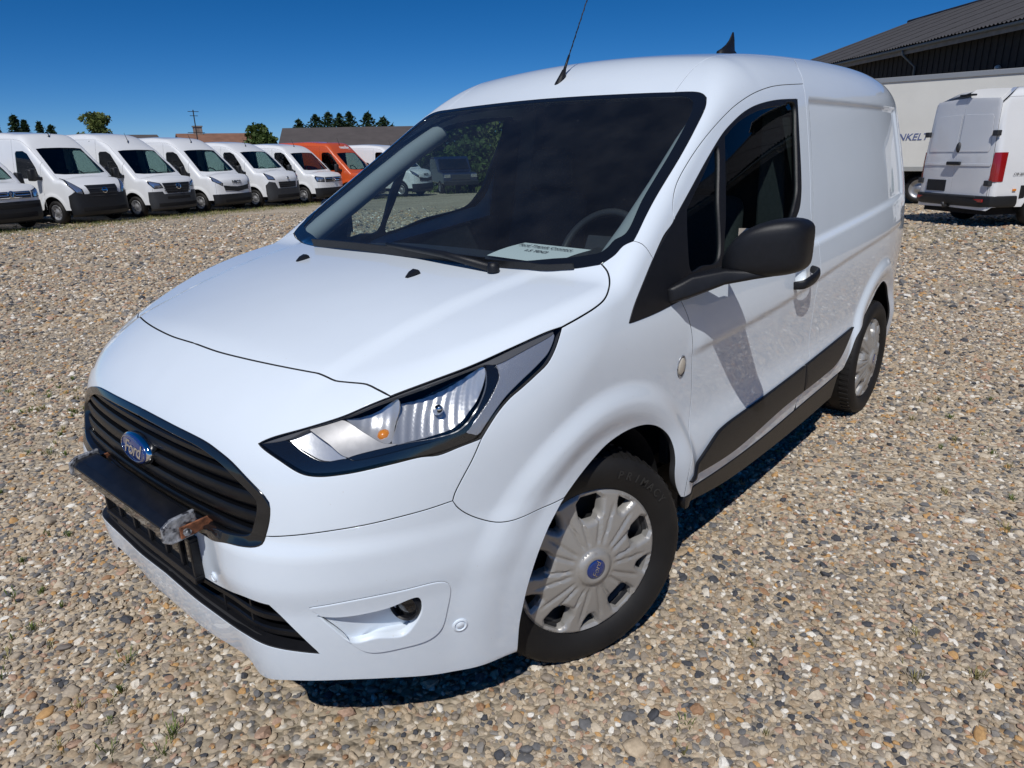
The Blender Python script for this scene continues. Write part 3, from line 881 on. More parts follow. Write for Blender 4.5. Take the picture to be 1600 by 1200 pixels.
# pull handle
hp = [(-1.245, .905, .940), (-1.26, .930, .944), (-1.30, .941, .952), (-1.36, .944, .964), (-1.40, .936, .974), (-1.418, .908, .980)]
hp = crom(np.array(hp), .012)
rings = []
for i, q in enumerate(hp):
    w = .016 + .006 * math.sin(i / (len(hp) - 1) * math.pi); t_ = .010
    rings.append([(q[0], q[1] + t_ * math.cos(a), q[2] + w * math.sin(a)) for a in np.linspace(0, 2 * math.pi, 13)[:-1]])
mb = MB().loft(rings)
for dr, flip in zip(doors, (False, True)):
    obj('door_handle', mb.mirror() if flip else mb, M_black, dr, True, autosmooth=50)

# roof rail with the windscreen pillar
i0 = int(np.argmin(np.linalg.norm(R3(wsT) - C['roofSeam'][0], axis=1)))
wsTr = R3(wsT); seam0 = wsTr[i0]
B_top = C['seamB'][-1]
seamF = snap(G, crom(np.vstack([seam0, C['roofSeam'][1:], [(-1.3, .575, 1.80)], [(-1.55, .595, 1.805)], B_top]), .015))
L_pil = cat(R3(C['wsL'][3:]), wsTr[:i0 + 1], seamF, R3(C['seamB'][::-1]), R3(C['doorTop'][::-1]), R3(C['seamP'][::-1]))
both('roof_rail', panel(G, L_pil, (.25, .8, .6), .016, gap=.0022, skirt=.02), M_paint)
seamR = snap(G, crom(np.array([B_top, (-2.2, .60, 1.82), (-2.8, .585, 1.81), (-3.2, .56, 1.79), (-3.36, .54, 1.77)]), .03))
cen_r = np.array([-3.40, 0, 1.80]); cen_r = snap(G, cen_r[None])[0]; cen_r[1] = 0
rear_top = snap(G, crom(np.array([seamR[-1], (-3.40, .3, 1.80), cen_r]), .03)); rear_top[-1, 1] = 0
L_roof = cat(wsTr[i0:], centre(wsTr[-1], rear_top[-1], 70), rear_top[::-1], seamR[::-1], seamF[::-1])
part('roof', panel(G, L_roof, (.02, .1, 1), .03, half=True, gap=.0012, skirt=.015), M_paint)
# rear side panel
rc = snap(G, crom(np.array([seamR[-1], (-3.41, .62, 1.70), (-3.44, .68, 1.5), (-3.46, .72, 1.2), (-3.47, .73, .9), (-3.46, .73, .6), (-3.44, .70, .34)]), .03))
RCX, RCZ = -2.662, .345
bot_r = snap(G, crom(np.array([rc[-1], (-3.25, .80, .33), (-3.035, .86, .32)]), .03))
aR = C['archR'][::-1]                                              # front half of the rear arch, top first
ra = np.array([(RCX - .385 * math.cos(a), .88, RCZ + .385 * math.sin(a)) for a in np.linspace(-.06, 1.15, 30)])
ra = snap(G, crom(np.vstack([ra, aR]), .015))
sill_rear = sill[(sill[:, 0] <= db[0] - .004) & (sill[:, 0] > C['archR'][0][0] + .02)]
L_side = cat(R3(C['doorR'][::-1]), R3(C['seamB']), seamR, rc, bot_r, ra, sill_rear[::-1])
side_panels = both('side_panel', panel(G, L_side, (-.15, .95, .22), .010, gap=.0027, skirt=.010), M_paint)
L_rear = cat(rear_top, centre(rear_top[-1], np.array([-3.44, 0, .34]), 50), snap(G, crom(np.array([(-3.46, 0, .34), (-3.46, .4, .34), rc[-1]]), .04)), rc[::-1])
part('rear_doors', panel(G, L_rear, (-1, .25, .1), .03, half=True, gap=.002, skirt=.02), M_paint)
# black sill strip
sl = R3(C['sillLow'])
sill_s = sill[sill[:, 0] > -2.05]; sl = sl[sl[:, 0] > -2.06]
both('sill_strip', panel(G, cat(sill_s, sl[::-1]), (0, 1, .1), .02, gap=.001, skirt=.03, offset=.004), M_black)
# rubbing strips on door and side
su = R3(C['stripU']); st = R3(C['stripL'])[::-1]
for lo, hi, par in ((-1.492, 5, doors), (-9, -1.498, side_panels)):
    u_ = su[(su[:, 0] < hi) & (su[:, 0] > lo)]; l_ = st[(st[:, 0] < hi) & (st[:, 0] > lo)]
    mb = panel(G, cat(u_, l_[::-1]), (0, 1, .1), .02, gap=.001, skirt=.014, offset=.012, lip=.003)
    for pr, flip in zip(par, (False, True)):
        obj('rubbing_strip', mb.mirror() if flip else mb, M_black, pr, True)

# ---------------------------------------------------------------- windscreen and door windows
cw = np.array([(-.43), 0, 1.38])
ws_loop = cat(R3(hoodR), centre(hoodR[-1], wsT[-1], 60), R3(wsT[::-1]), R3(C['wsL'][::-1]))
screen = part('windscreen', panel(G, ws_loop, (.6, .2, 1), .03, half=True, gap=.004, skirt=0, offset=-.003), M_screen)
ax_u = np.array([-.82, 0, .57]); ax_u /= np.linalg.norm(ax_u)


def inset(P, fy, fu):
    P = np.array(P); q = P - cw; u = q @ ax_u
    return P + (fu - 1) * u[:, None] * ax_u + np.array([0, 1, 0]) * ((fy - 1) * P[:, 1:2])


ib = inset(R3(hoodR), .95, .90); it = inset(R3(wsT), .95, .94); il = inset(R3(C['wsL']), .95, .93)
il = il[(il @ ax_u > (ib[0] @ ax_u) + .005) & (il @ ax_u < (it[0] @ ax_u) - .005)]
ib[-1, 1] = 0; it[-1, 1] = 0
inner = snap(G, cat(ib[::-1], il, it)); inner[0, 1] = 0; inner[-1, 1] = 0
fr_loop = cat(R3(hoodR)[::-1][:1], centre(hoodR[-1], inner[0], 6), inner, centre(inner[-1], wsT[-1], 6), R3(wsT[::-1]), R3(C['wsL'][::-1]), R3(hoodR))
fr_loop = clean_loop(fr_loop)
obj('windscreen_border', panel(G, fr_loop, (.6, .2, 1), .02, half=True, gap=.003, skirt=.006, offset=-.0005), M_gloss, screen, True)
L_win = cat(R3(C['winTop']), R3(C['winR']), R3(C['winB']), R3(C['trimLow'][::-1]), R3(C['fenTrim'][::-1]))
loopA = crom(np.vstack([C['glassA'], C['glassA'][:1]]), .01)[:-1]
loopB = crom(np.vstack([C['glassB'], C['glassB'][:1]]), .01)[:-1]
trim = panel(G, L_win, (.2, .93, .2), .018, holes=[loopA, loopB], gap=.001, skirt=.014, offset=.002)
ga = panel(G, loopA, (.2, .93, .2), .04, gap=-.004, skirt=0, offset=-.008)
gb = panel(G, loopB, (.2, .93, .2), .04, gap=-.004, skirt=0, offset=-.008)
for dr, flip in zip(doors, (False, True)):
    f_ = (lambda q: q.mirror()) if flip else (lambda q: q)
    obj('window_trim', f_(trim), M_black, dr, True)
    obj('door_glass', f_(ga), M_doorglass, dr, True)
    obj('quarter_glass', f_(gb), M_doorglass, dr, True)

# ---------------------------------------------------------------- headlights
L_hl = cat(R3(C['hl_top_a']), R3(C['hl_bot']), R3(C['hl_rear']), R3(C['hl_top_b'][::-1]))
DH = (.75, .55, .4)
lens = panel(G, L_hl, DH, .02, gap=.001, skirt=.004, offset=0.0)
hl_c = np.array([.50, .70, .88])
bucket = MB()
ring0 = clean_loop(snap(G, L_hl)); nr = normal_of(G, ring0); dn = -np.array(DH) / np.linalg.norm(DH)
ring0 = ring0 - nr * .003
ring1 = ring0 + dn * .075
ring1 = ring1.mean(0) + (ring1 - ring1.mean(0)) * .93
bucket.loft([ring0.tolist(), ring1.tolist()], True, False)
bucket.f.append(tuple(len(ring0) + i for i in range(len(ring0))))


def bowl(loop, rim, depth, facet=0.0):
    """sheet behind the lens, dished towards its middle"""
    L = crom(np.vstack([C[loop], C[loop][:1]]), .01)[:-1]
    cen = L.mean(0); rr = np.linalg.norm(L - cen, axis=1).max()
    return panel(G, L, DH, .007 if facet else .012, gap=.0005, skirt=.01,
                 offset=lambda V: -rim - depth * np.clip(1 - (np.linalg.norm(V - cen, axis=1) / rr)**2, 0, 1) - facet * np.abs(((V[:, 1] - V[:, 0]) / .034) % 1 - .5))


def flatn(mb):
    mb.n = None
    return mb


hl_parts = [('position_reflector', flatn(bowl('hlA', .014, .012)), M_reflector), ('shroud', flatn(bowl('hlB', .010, .004)), M_reflgrey),
            ('indicator_bowl', flatn(bowl('hlC', .016, .032, .004)), M_reflector), ('main_reflector', flatn(bowl('hlD', .014, .050, .009)), M_reflector),
            ('black_divider', flatn(bowl('hlE', .008, 0.0)), M_gloss), ('side_marker', flatn(bowl('hlF', .008, .002)), M_ribbed),
            ('lower_bezel', flatn(bowl('hlG', .008, 0.0)), M_gloss), ('upper_shroud', flatn(bowl('hlH', .007, 0.0)), mat('upper_shroud', (.10, .10, .10), .3))]
cb = C['hlC'].mean(0); cd = C['hlD'].mean(0)
amb = MB()
ni = normal_of(G, cb[None])[0]
pa = cb - ni * .050 + np.array([-.012, .018, -.016]); pb = cb - ni * .018 + np.array([.0, .006, -.030])
amb.tube([pa, pa * .7 + pb * .3, pa * .3 + pb * .7, pb], [.010, .015, .014, .006], 12)
bulb = MB()
nd = normal_of(G, cd[None])[0]
bulb.tube([cd - nd * .068, cd - nd * .045, cd - nd * .03, cd - nd * .022], [.014, .013, .010, .004], 12)
for flip in (False, True):
    f_ = (lambda q: q.mirror()) if flip else (lambda q: q)
    hl = obj('headlight', f_(bucket), M_gloss, van, False)
    obj('lens', f_(lens), M_lens, hl, True)
    for nm, mb, m_ in hl_parts:
        obj(nm, f_(mb), m_, hl, True, autosmooth=40)
    obj('indicator_bulb', f_(amb), M_amber, hl, True)
    obj('main_bulb', f_(bulb), M_chrome, hl, True)

# ---------------------------------------------------------------- grille with badge
gr_out = cat(R3(grU), R3(grL), centre(grL[-1], grU[0], 14))
gcen = np.array([.87, 0, .735])


def gr_inset(P, s_y, s_z):
    P = np.array(P); q = P.copy()
    q[:, 1] = P[:, 1] * s_y; q[:, 2] = gcen[2] + (P[:, 2] - gcen[2]) * s_z
    return snap(G, q)


gi_u = gr_inset(R3(grU), .94, .83); gi_l = gr_inset(R3(grL), .94, .83)
gi_u[0, 1] = 0; gi_l[-1, 1] = 0
fl = cat(R3(grU), R3(grL), centre(grL[-1], gi_l[-1], 4), gi_l[::-1], gi_u[::-1], centre(gi_u[0], grU[0], 4))
grille = obj('grille', panel(G, clean_loop(fl), (1, .25, .05), .015, half=True, gap=.001, skirt=.035, offset=.004, lip=.003), M_gloss, van, True)
obj('grille_back', panel(G, gr_out, (1, .25, .05), .04, half=True, gap=.004, skirt=0, offset=-.055), M_dark, grille, True)
zs_in = np.interp


def gr_halfwidth(z):
    P = np.vstack([gi_u, gi_l]); a = P[P[:, 2] >= .665]; b = P[P[:, 2] < .665]
    o = np.argsort(P[:, 2])
    m = np.abs(P[:, 2] - z) < .012
    return P[m, 1].max() if m.any() else .40


def slat(z, half_h, parent, yw, depth=-.018, rise=0.0, name='grille_slat', thick=.022):
    ys = np.linspace(-yw, yw, 41)
    rings = []
    for y in ys:
        zz = z + rise * (abs(y) / .5)**2
        x = snap(G, np.array([[.86, y, zz]]))[0][0] + depth
        # rounded bar: top shelf slopes forward
        sec = [(-thick, half_h * .8), (-.004, half_h), (0, half_h * .7), (.001, -half_h * .2), (-.006, -half_h * .85), (-thick, -half_h)]
        rings.append([(x + a, y, zz + b) for a, b in sec])
    return obj(name, MB().loft(rings), M_slat, parent, True, autosmooth=38)


for z, h_ in ((.806, .012), (.776, .016), (.736, .020), (.694, .019), (.655, .016), (.627, .011)):
    slat(z, h_, grille, gr_halfwidth(z) + .012, depth=-.012)
for z, h_ in ((.790, .008), (.757, .009), (.715, .010), (.674, .010), (.640, .008)):
    slat(z, h_, grille, gr_halfwidth(z) + .010, depth=-.028)
# oval badge
bd = obj('badge', MB().lathe([(0, .018), (.090, .017), (.099, .013), (.104, .008), (.105, 0), (.10, -.02)], 48, 'z').xf(
    frame_matrix((.874, 0, .750), (0, 1, 0), (1, 0, .10)) @ Matrix.Diagonal((.82, .39, .8, 1))), M_chrome, grille, True)
obj('badge_field', MB().lathe([(0, .0205), (.088, .0195), (.0935, .017), (.094, .010)], 48, 'z').xf(
    frame_matrix((.874, 0, .750), (0, 1, 0), (1, 0, .10)) @ Matrix.Diagonal((.82, .39, .8, 1))), M_blue, bd, True)
me = text_mesh('Ford', .055, .0008, .42, spacing=.92, bold=.0006)
me.transform(frame_matrix((.874, 0, .750), (0, 1, 0), (1, 0, .10)) @ Matrix.Translation((0, 0.000, .0172)))
obj('badge_lettering', me, M_chrome, bd)
ring = MB()
Mb = frame_matrix((.874, 0, .750), (0, 1, 0), (1, 0, .10))
ring.tube([tuple(Mb @ Vector((.070 * math.cos(a), .070 * .45 * math.sin(a), .0160))) for a in np.linspace(0, 2 * math.pi, 61)], .0010, 6)
obj('badge_ring', ring, M_chrome, bd, True)

# lower grille
lg_loop = cat(R3(lgT), R3(C['lowgrR']), R3(lgB), centre(lgB[-1], lgT[0], 12))
lg = obj('lower_grille', panel(G, lg_loop, (1, .3, 0), .03, half=True, gap=.001, skirt=0, offset=-.07), M_dark, van, True)
lgf = []
inn = lg_loop.copy(); inn = inn[inn[:, 1] > 1e-3]
mb = MB()
P0 = clean_loop(snap(G, cat(R3(lgT), R3(C['lowgrR']), R3(lgB)))); n0 = normal_of(G, P0)
back = P0 - n0 * .004 + np.array([-.075, 0, 0])
mb.add(np.vstack([P0 - n0 * .004, back]), [(i, i + 1, len(P0) + i + 1, len(P0) + i) for i in range(len(P0) - 1)])
m2 = mb.mirror(); mb.add(m2.v, m2.f)
obj('lower_grille_frame', mb, M_black, lg, False)
for z, h_, yw in ((.445, .012, .535), (.405, .012, .555), (.365, .012, .575), (.325, .014, .50), (.293, .010, .40)):
    slat(z, h_, lg, yw, depth=-.028, rise=.03 if z > .33 else .025, thick=.045)
for y in (-.42, -.28, -.14, 0, .14, .28, .42):
    x = .84
    obj('grille_rib', MB().box((.785, y - .004, .28), (.842, y + .004, .46)), M_black, lg, False)
# number plate holder without a plate
ph = empty('plate_holder', (0, 0, 0)); ph.parent = van
tag(ph)
mb = MB()
y0, y1, z0, z1 = -.29, .272, .470, .588
for a, b in (((.876, y0, z0), (.900, y1, z0 + .012)), ((.876, y0, z1 - .010), (.898, y1, z1)), ((.876, y0, z0 + .012), (.898, y0 + .012, z1 - .010)), ((.876, y1 - .012, z0 + .012), (.898, y1, z1 - .010))):
    mb.box(a, b)
obj('holder_frame', mb, M_black, ph, False, bevel=.002)
obj('holder_back', MB().box((.868, y0 + .003, z0 + .003), (.886, y1 - .003, z1 - .003)), M_gloss, ph, False)
for yy in (-.20, -.10, .0, .10, .19):
    obj('holder_rib', MB().box((.8865, yy - .006, z0 + .013), (.893, yy + .006, z1 - .012)), M_black, ph, False, bevel=.001)
obj('holder_lip', MB().box((.870, y0 + .05, z0 - .022), (.893, y1 - .02, z0 - .001)), M_black, ph, False, bevel=.003)
# black work light bar on rusty brackets
lb = empty('light_bar', (0, 0, 0)); lb.parent = van
ya, yb = -.285, .300
sec = [(.890, .640), (.893, .672), (.942, .667), (.960, .655), (.962, .633), (.948, .622), (.905, .622)]
obj('bar_body', MB().loft([[(x, ya, z - .008) for x, z in sec], [(x, yb, z) for x, z in sec]]), mat('bar_black', (.008, .008, .009), .30, spec=.4, noise=.3, nscale=30), lb, False, bevel=.003)
fs = [(.9605, .628), (.9635, .652)]
obj('bar_lens', MB().add([(.9625, ya + .01, .6255), (.9625, yb - .012, .6335), (.9610, yb - .012, .652), (.9610, ya + .01, .644)], [(0, 1, 2, 3)]), mat('bar_lens', (.05, .045, .04), .08, coat=1.0), lb)
for yy, dz in ((ya - .012, -.008), (yb, 0)):
    obj('bar_end_cap', MB().loft([[(x, yy, z + dz) for x, z in [(.884, .618), (.886, .680), (.945, .675), (.966, .660), (.968, .626), (.950, .614)]],
                                  [(x, yy + .012, z + dz) for x, z in [(.884, .618), (.886, .680), (.945, .675), (.966, .660), (.968, .626), (.950, .614)]]]), M_alu, lb, False, bevel=.003)
for yy, s_, dz in ((yb + .013, 1, 0), (ya - .019, -1, -.008)):
    br = obj('bar_bracket', MB().hexa([(.930, yy, .622 + dz), (.845, yy, .628 + dz), (.845, yy + .006, .628 + dz), (.930, yy + .006, .622 + dz),
                                       (.930, yy, .652 + dz), (.845, yy, .655 + dz), (.845, yy + .006, .655 + dz), (.930, yy + .006, .652 + dz)]), M_rust, lb, False, bevel=.0015)
    obj('bracket_bolt', MB().lathe([(0, .009), (.0045, .009), (.006, .006), (.0095, .006), (.0095, 0)], 8, 'y', (.916, yy + (.006 if s_ > 0 else -.009), .637 + dz)), M_alu, br, False)

# ---------------------------------------------------------------- fog lamp pockets, sensors
fo = crom(np.vstack([C['fogOut'], C['fogOut'][:1]]), .008)[:-1]
frame = panel(G, fo, (.72, .62, 0), .012, holes=[L_pocket], gap=0, skirt=.004, offset=.0045, lip=.003)
pk = clean_loop(snap(G, L_pocket)); nk = normal_of(G, pk)
pdir = np.array([.80, .60, 0.0])


def pdepth(V):
    return .004 + .052 * sstep(.615, .745, V[:, 1])


back = pk - pdir * pdepth(pk)[:, None]
wall = MB().add(np.vstack([pk + nk * .002, back]), [(i, (i + 1) % len(pk), len(pk) + (i + 1) % len(pk), len(pk) + i) for i in range(len(pk))])
floor_ = panel(G, L_pocket, (.72, .62, 0), .014, gap=0, skirt=0)
V_ = np.array(floor_.v); V_ = V_ - pdir * pdepth(V_)[:, None]; floor_.v = [tuple(v) for v in V_]; floor_.n = None
fogp = np.array([.628, .732, .441]); fM = frame_matrix(fogp - pdir * .045, (-.6, .8, 0), (.92, .38, .05))
lampA = MB().lathe([(.030, -.01), (.032, .022), (.036, .026), (.040, .020), (.040, -.01)], 28, 'z').xf(fM)
lampB = MB().lathe([(0, .020), (.015, .019), (.032, .012)], 28, 'z').xf(fM)
s1 = snap(G, np.array([[.5, .783, .358], [.873, .321, .494]])); sn = normal_of(G, s1)
for flip in (False, True):
    f_ = (lambda q: q.mirror()) if flip else (lambda q: q)
    fr_ = obj('fog_lamp_frame', f_(frame), M_paint, van, True)
    obj('pocket_wall', f_(wall), M_paint, fr_, False)
    obj('pocket_floor', f_(floor_), M_paint, fr_, True)
    fl_ = obj('fog_lamp', f_(lampA), M_black, van, True, autosmooth=40)
    obj('fog_lens', f_(lampB), M_gloss, fl_, True)
    for q, n_, r_ in zip(s1, sn, (.019, .012)):
        Mq = frame_matrix(q + n_ * -.001, (0, 0, 1), n_)
        se = obj('parking_sensor', f_(MB().lathe([(r_, -.002), (r_, .0035), (r_ * .8, .005), (r_ * .62, .001)], 24, 'z').xf(Mq)), M_paint, van, True, autosmooth=40)
        obj('sensor_face', f_(MB().lathe([(0, .0045), (r_ * .5, .004), (r_ * .62, .0012)], 20, 'z').xf(Mq)), M_paint, se, True)
rq = snap(G, np.array([[-.384, .886, .823]])); rn = normal_of(G, rq)
Mr = frame_matrix(rq[0], (0, 0, 1), rn[0])
rpA = MB().lathe([(0, .006), (.016, .005), (.021, .003), (.023, 0)], 20, 'z').xf(Mr @ Matrix.Diagonal((1.25, .9, 1, 1)))
rpB = MB().lathe([(.023, 0), (.027, .003), (.029, .001), (.029, -.002)], 20, 'z').xf(Mr @ Matrix.Diagonal((1.25, .9, 1, 1)))
for a_, q_ in zip(both('side_repeater', rpB, M_alu), (rpA, rpA.mirror())):
    obj('repeater_lens', q_, M_rep, a_, True)

# ---------------------------------------------------------------- mirrors
def mirror_rings():
    rings = []; n = 24
    ts = [0, .035, .10, .24, .42, .62, .80, .91, .97, 1.0]
    zt_ = np.interp(ts, [0, .035, .1, .25, .45, .7, .88, .96, 1], [1.128, 1.148, 1.184, 1.226, 1.252, 1.264, 1.262, 1.252, 1.235])
    zb_ = np.interp(ts, [0, .035, .1, .25, .45, .7, .88, .96, 1], [1.112, 1.104, 1.098, 1.093, 1.090, 1.094, 1.104, 1.116, 1.134])
    dp_ = np.interp(ts, [0, .035, .1, .25, .45, .7, .88, .96, 1], [.022, .045, .066, .086, .092, .090, .080, .066, .040])
    for t, zt, zb, dd in zip(ts, zt_, zb_, dp_):
        y = .938 + .225 * t
        cx = -.525 - .080 * t; cz = (zt + zb) / 2; hh = (zt - zb) / 2
        ring = []
        for j in range(n):
            a = 2 * math.pi * j / n
            ca, sa = math.cos(a), math.sin(a)
            sx = abs(ca)**.55 * (1 if ca > 0 else -1); sz = abs(sa)**.42 * (1 if sa > 0 else -1)
            x = cx + (dd * sx if ca > 0 else .020 * sx)
            ring.append((x, y, cz + hh * sz))
        rings.append(ring)
    return rings


mr = MB().loft(mirror_rings())
arm = MB().loft([[(-.30, .868, 1.030), (-.30, .885, 1.032), (-.30, .884, 1.075), (-.30, .866, 1.075)],
                 [(-.40, .880, 1.026), (-.33, .925, 1.050), (-.35, .920, 1.105), (-.42, .875, 1.100)],
                 [(-.52, .935, 1.058), (-.435, .985, 1.078), (-.44, .980, 1.118), (-.54, .93, 1.116)],
                 [(-.58, 1.03, 1.080), (-.485, 1.05, 1.092), (-.49, 1.05, 1.115), (-.59, 1.03, 1.115)],
                 [(-.60, 1.11, 1.098), (-.535, 1.12, 1.105), (-.54, 1.12, 1.12), (-.60, 1.11, 1.12)]])
mglass = MB().add([(-.566, .955, 1.105), (-.625, 1.145, 1.125), (-.625, 1.145, 1.225), (-.566, .955, 1.225)], [(0, 1, 2, 3)])
for flip in (False, True):
    f_ = (lambda q: q.mirror()) if flip else (lambda q: q)
    mo = obj('door_mirror', f_(mr), M_black, van, True, subsurf=1)
    obj('mirror_arm', f_(arm), M_black, mo, True, bevel=.012, segs=3, autosmooth=50)
    obj('mirror_glass', f_(mglass), M_chrome, mo)

# ---------------------------------------------------------------- wheels
def wheel(name, loc, steer, R=.322, cap_r=.231):
    w = empty(name, loc, steer); w.parent = van
    # tyre
    prof = [(.205, .045), (.222, .070), (.240, .086), (.262, .094), (.285, .096), (.302, .090), (.313, .080), (.319, .066), (R, .045), (R, -.045),
            (.319, -.066), (.313, -.080), (.285, -.096), (.240, -.088), (.205, -.06)]
    ty = obj('tyre', MB().lathe(prof, 72, 'y'), M_rubber, w, True)
    # tread blocks
    tb = MB()
    for k in range(60):
        a = 2 * math.pi * k / 60
        for s_ in (-1, 1):
            pts = []
            for (yy, da) in ((.030, 0), (.074, .035), (.074, .075), (.030, .045)):
                aa = a + da * s_; r_ = R + (.005 if yy < .06 else -.002)
                pts.append((r_ * math.sin(aa), s_ * yy, r_ * math.cos(aa)))
            q = [(p_[0] * .97, p_[1], p_[2] * .97) for p_ in pts]
            tb.hexa(q + pts)
    o = obj('tread', tb, M_rubber, ty, False); o['kind'] = 'stuff'
    rim = obj('rim', MB().lathe([(.0, .02), (.10, .02), (.16, .0), (.20, .03), (.212, .06), (.212, -.08), (.20, -.09)], 48, 'y'), M_steel, w, True)
    for k in range(9):
        pass
    # hub cap: ten openings, raised spokes
    n_out = 96
    out = np.array([(cap_r * math.cos(a), cap_r * math.sin(a)) for a in np.linspace(0, 2 * math.pi, n_out + 1)[:-1]])
    holes = []
    for k in range(5):
        a = 2 * math.pi * k / 5 + .3
        big = [(.138, -.11), (.138, .11), (.160, .215), (.200, .205), (.214, .12), (.214, -.12), (.200, -.205), (.160, -.215)]
        holes.append(np.array([(r_ * math.cos(a + b), r_ * math.sin(a + b)) for r_, b in big]))
        a += math.pi / 5
        sm = [(.168, -.035), (.168, .035), (.188, .10), (.210, .125), (.210, -.125), (.188, -.10)]
        holes.append(np.array([(r_ * math.cos(a + b), r_ * math.sin(a + b)) for r_, b in sm]))

    def dens(P):
        o_ = []
        for a, b in zip(P, np.roll(P, -1, 0)):
            for t in np.linspace(0, 1, 6)[:-1]:
                o_.append(a + (b - a) * t)
        return np.array(o_)
    loops = [out] + [dens(h) for h in holes]

    def height(q):
        r_ = np.hypot(q[:, 0], q[:, 1]); th = np.arctan2(q[:, 1], q[:, 0])
        h = .100 - .020 * sstep(.06, .23, r_) - .012 * sstep(.215, .229, r_)
        # shallow flutes fanning from the hub
        env = sstep(.062, .085, r_) * (1 - sstep(.16, .20, r_))
        for off, dp in ((0, -.006), (math.pi / 5, -.005)):
            for d_ in (-.075, .075):
                dd = np.abs(((th - .3 - off - d_ * 2.6 + math.pi / 5) % (2 * math.pi / 5)) - math.pi / 5) * r_
                h += dp * env * (1 - sstep(.003, .007, dd))
        h += .006 * (1 - sstep(.052, .060, r_))
        # dip around the openings
        for hp_ in holes:
            d_ = np.where(pin(hp_, q), 0, dist_to_poly(hp_, q))
            h -= .010 * (1 - sstep(0, .010, d_))
        return h
    P, T, src, nb = cdt(loops, .0055)
    Hh = height(P)
    mb = MB()
    mb.v = [(q[0], h, q[1]) for q, h in zip(P, Hh)]
    mb.f = [tuple(int(i) for i in reversed(t)) for t in T]
    inv = {int(s): i for i, s in enumerate(src) if 0 <= s < nb}
    k0 = 0
    for L in loops:
        n = len(L); base = len(mb.v)
        for i in range(n):
            v = mb.v[inv[k0 + i]]; mb.v.append((v[0], v[1] - .022, v[2]))
        for i in range(n):
            mb.f.append((inv[k0 + i], inv[k0 + (i + 1) % n], base + (i + 1) % n, base + i))
        k0 += n
    cap = obj('hubcap', mb, M_cap, w, True, autosmooth=45)
    cn = obj('cap_centre', MB().lathe([(0, .112), (.030, .112), (.034, .115), (.045, .112), (.056, .103), (.060, .092)], 40, 'y'), M_cap, cap, True)
    obj('cap_badge', MB().lathe([(0, .1155), (.020, .1150), (.029, .1132), (.0305, .110)], 32, 'y'), M_blue, cap, True)
    tm = text_mesh('Ford', .024, .0004, .4)
    tm.transform(frame_matrix((0, .1158, 0), (-.3, 0, .95), (0, 1, 0)))
    obj('cap_lettering', tm, M_chrome, cap)
    return w


def sidewall_text(w, txt, r, size, a0, step):
    mb = MB()
    for i, ch in enumerate(txt):
        if ch == ' ':
            continue
        a = a0 + i * step
        tm = text_mesh(ch, size, .0012, bold=.0004)
        tm.transform(frame_matrix((r * math.cos(a), .0968, r * math.sin(a)), (-math.sin(a), 0, math.cos(a)), (0, 1, 0)))
        mb.add([tuple(q.co) for q in tm.vertices], [tuple(f.vertices) for f in tm.polygons])
        bpy.data.meshes.remove(tm)
    o = obj('tyre_lettering', mb, mat('tyre_letter', (.024, .023, .022), .55), [c_ for c_ in w.children if c_.name.startswith('tyre')][0])
    o['kind'] = 'stuff'


w1 = wheel('wheel', (0, .770, .317), rad(-22)); w1.scale = (1.035, 1.0, 1.035)
w2 = copy_tree(w1, van); w2.scale = (1, 1, 1); w2.location = (-2.662, .785, .305); w2.rotation_euler = (0, 0, 0)
sidewall_text(w1, 'PRIMACY', .274, .032, rad(108), rad(6.4))
for src_, loc, rz in ((w1, (0, -.770, .317), math.pi + rad(-22)), (w2, (-2.662, -.785, .305), math.pi)):
    c_ = copy_tree(src_, van); c_.location = loc; c_.rotation_euler = (0, 0, rz)
# arch liners and underbody
for cx, cz in ((0, .33), (-2.662, .345)):
    rings = []
    for y in (.40, .62, .83):
        rings.append([(cx + (.392 if cx == 0 else .545) * math.cos(a), y, cz + .392 * math.sin(a)) for a in np.linspace((.34 if cx == 0 else -.35), math.pi + .30 if cx == 0 else math.pi + .02, 30)])
    mb = MB().loft(rings, closed=False)
    mb.add(rings[0], [tuple(range(30))])
    both('arch_liner', mb, M_dark, smooth=True)
und = MB().box((-3.30, -.70, .26), (-3.06, .70, .45)).box((-2.10, -.78, .20), (-.42, .78, .42)).box((-3.06, -.40, .24), (-2.10, .40, .5)).box((-.42, -.40, .20), (.42, .40, .5)).box((.42, -.60, .24), (.60, .60, .5))
obj('underbody', und, M_dark, van)
# dark structure behind the shut lines
box = lambda pts: np.array(pts, float)


def backing(loop, d, off, half=False, holes=()):
    return panel(G, crom(np.vstack([loop, loop[:1]]), .05)[:-1] if False else loop, d, .06, holes=holes, half=half, gap=0, skirt=0, offset=off)


def rect_side(x0, x1, z0, z1, y=.88, n=14):
    e = []
    for a, b in (((x0, z0), (x1, z0)), ((x1, z0), (x1, z1)), ((x1, z1), (x0, z1)), ((x0, z1), (x0, z0))):
        for t in np.linspace(0, 1, n)[:-1]:
            e.append((a[0] + (b[0] - a[0]) * t, y, a[1] + (b[1] - a[1]) * t))
    return np.array(e)


both('body_shell', backing(rect_side(-2.08, -.43, .40, 1.02), (0, 1, .1), -.03), M_dark)
both('body_shell', backing(rect_side(-3.38, -1.40, .80, 1.66), (0, 1, .2), -.035), M_dark)
hl_front = lambda z0, z1, y1: np.vstack([[(.86, y, z0) for y in np.linspace(0, y1, 12)], [(.8, y1, z) for z in np.linspace(z0, z1, 8)[1:]],
                                         [(.8, y, z1) for y in np.linspace(y1, 0, 12)[1:]], [(.8, 0, z) for z in np.linspace(z1, z0, 8)[1:-1]]])
obj('engine_bay', MB().box((-.05, -.62, .45), (.60, .62, .86)), M_dark, van)
both('body_shell', backing(rect_side(-.06, .30, .80, .96), (.1, 1, .2), -.03), M_dark)

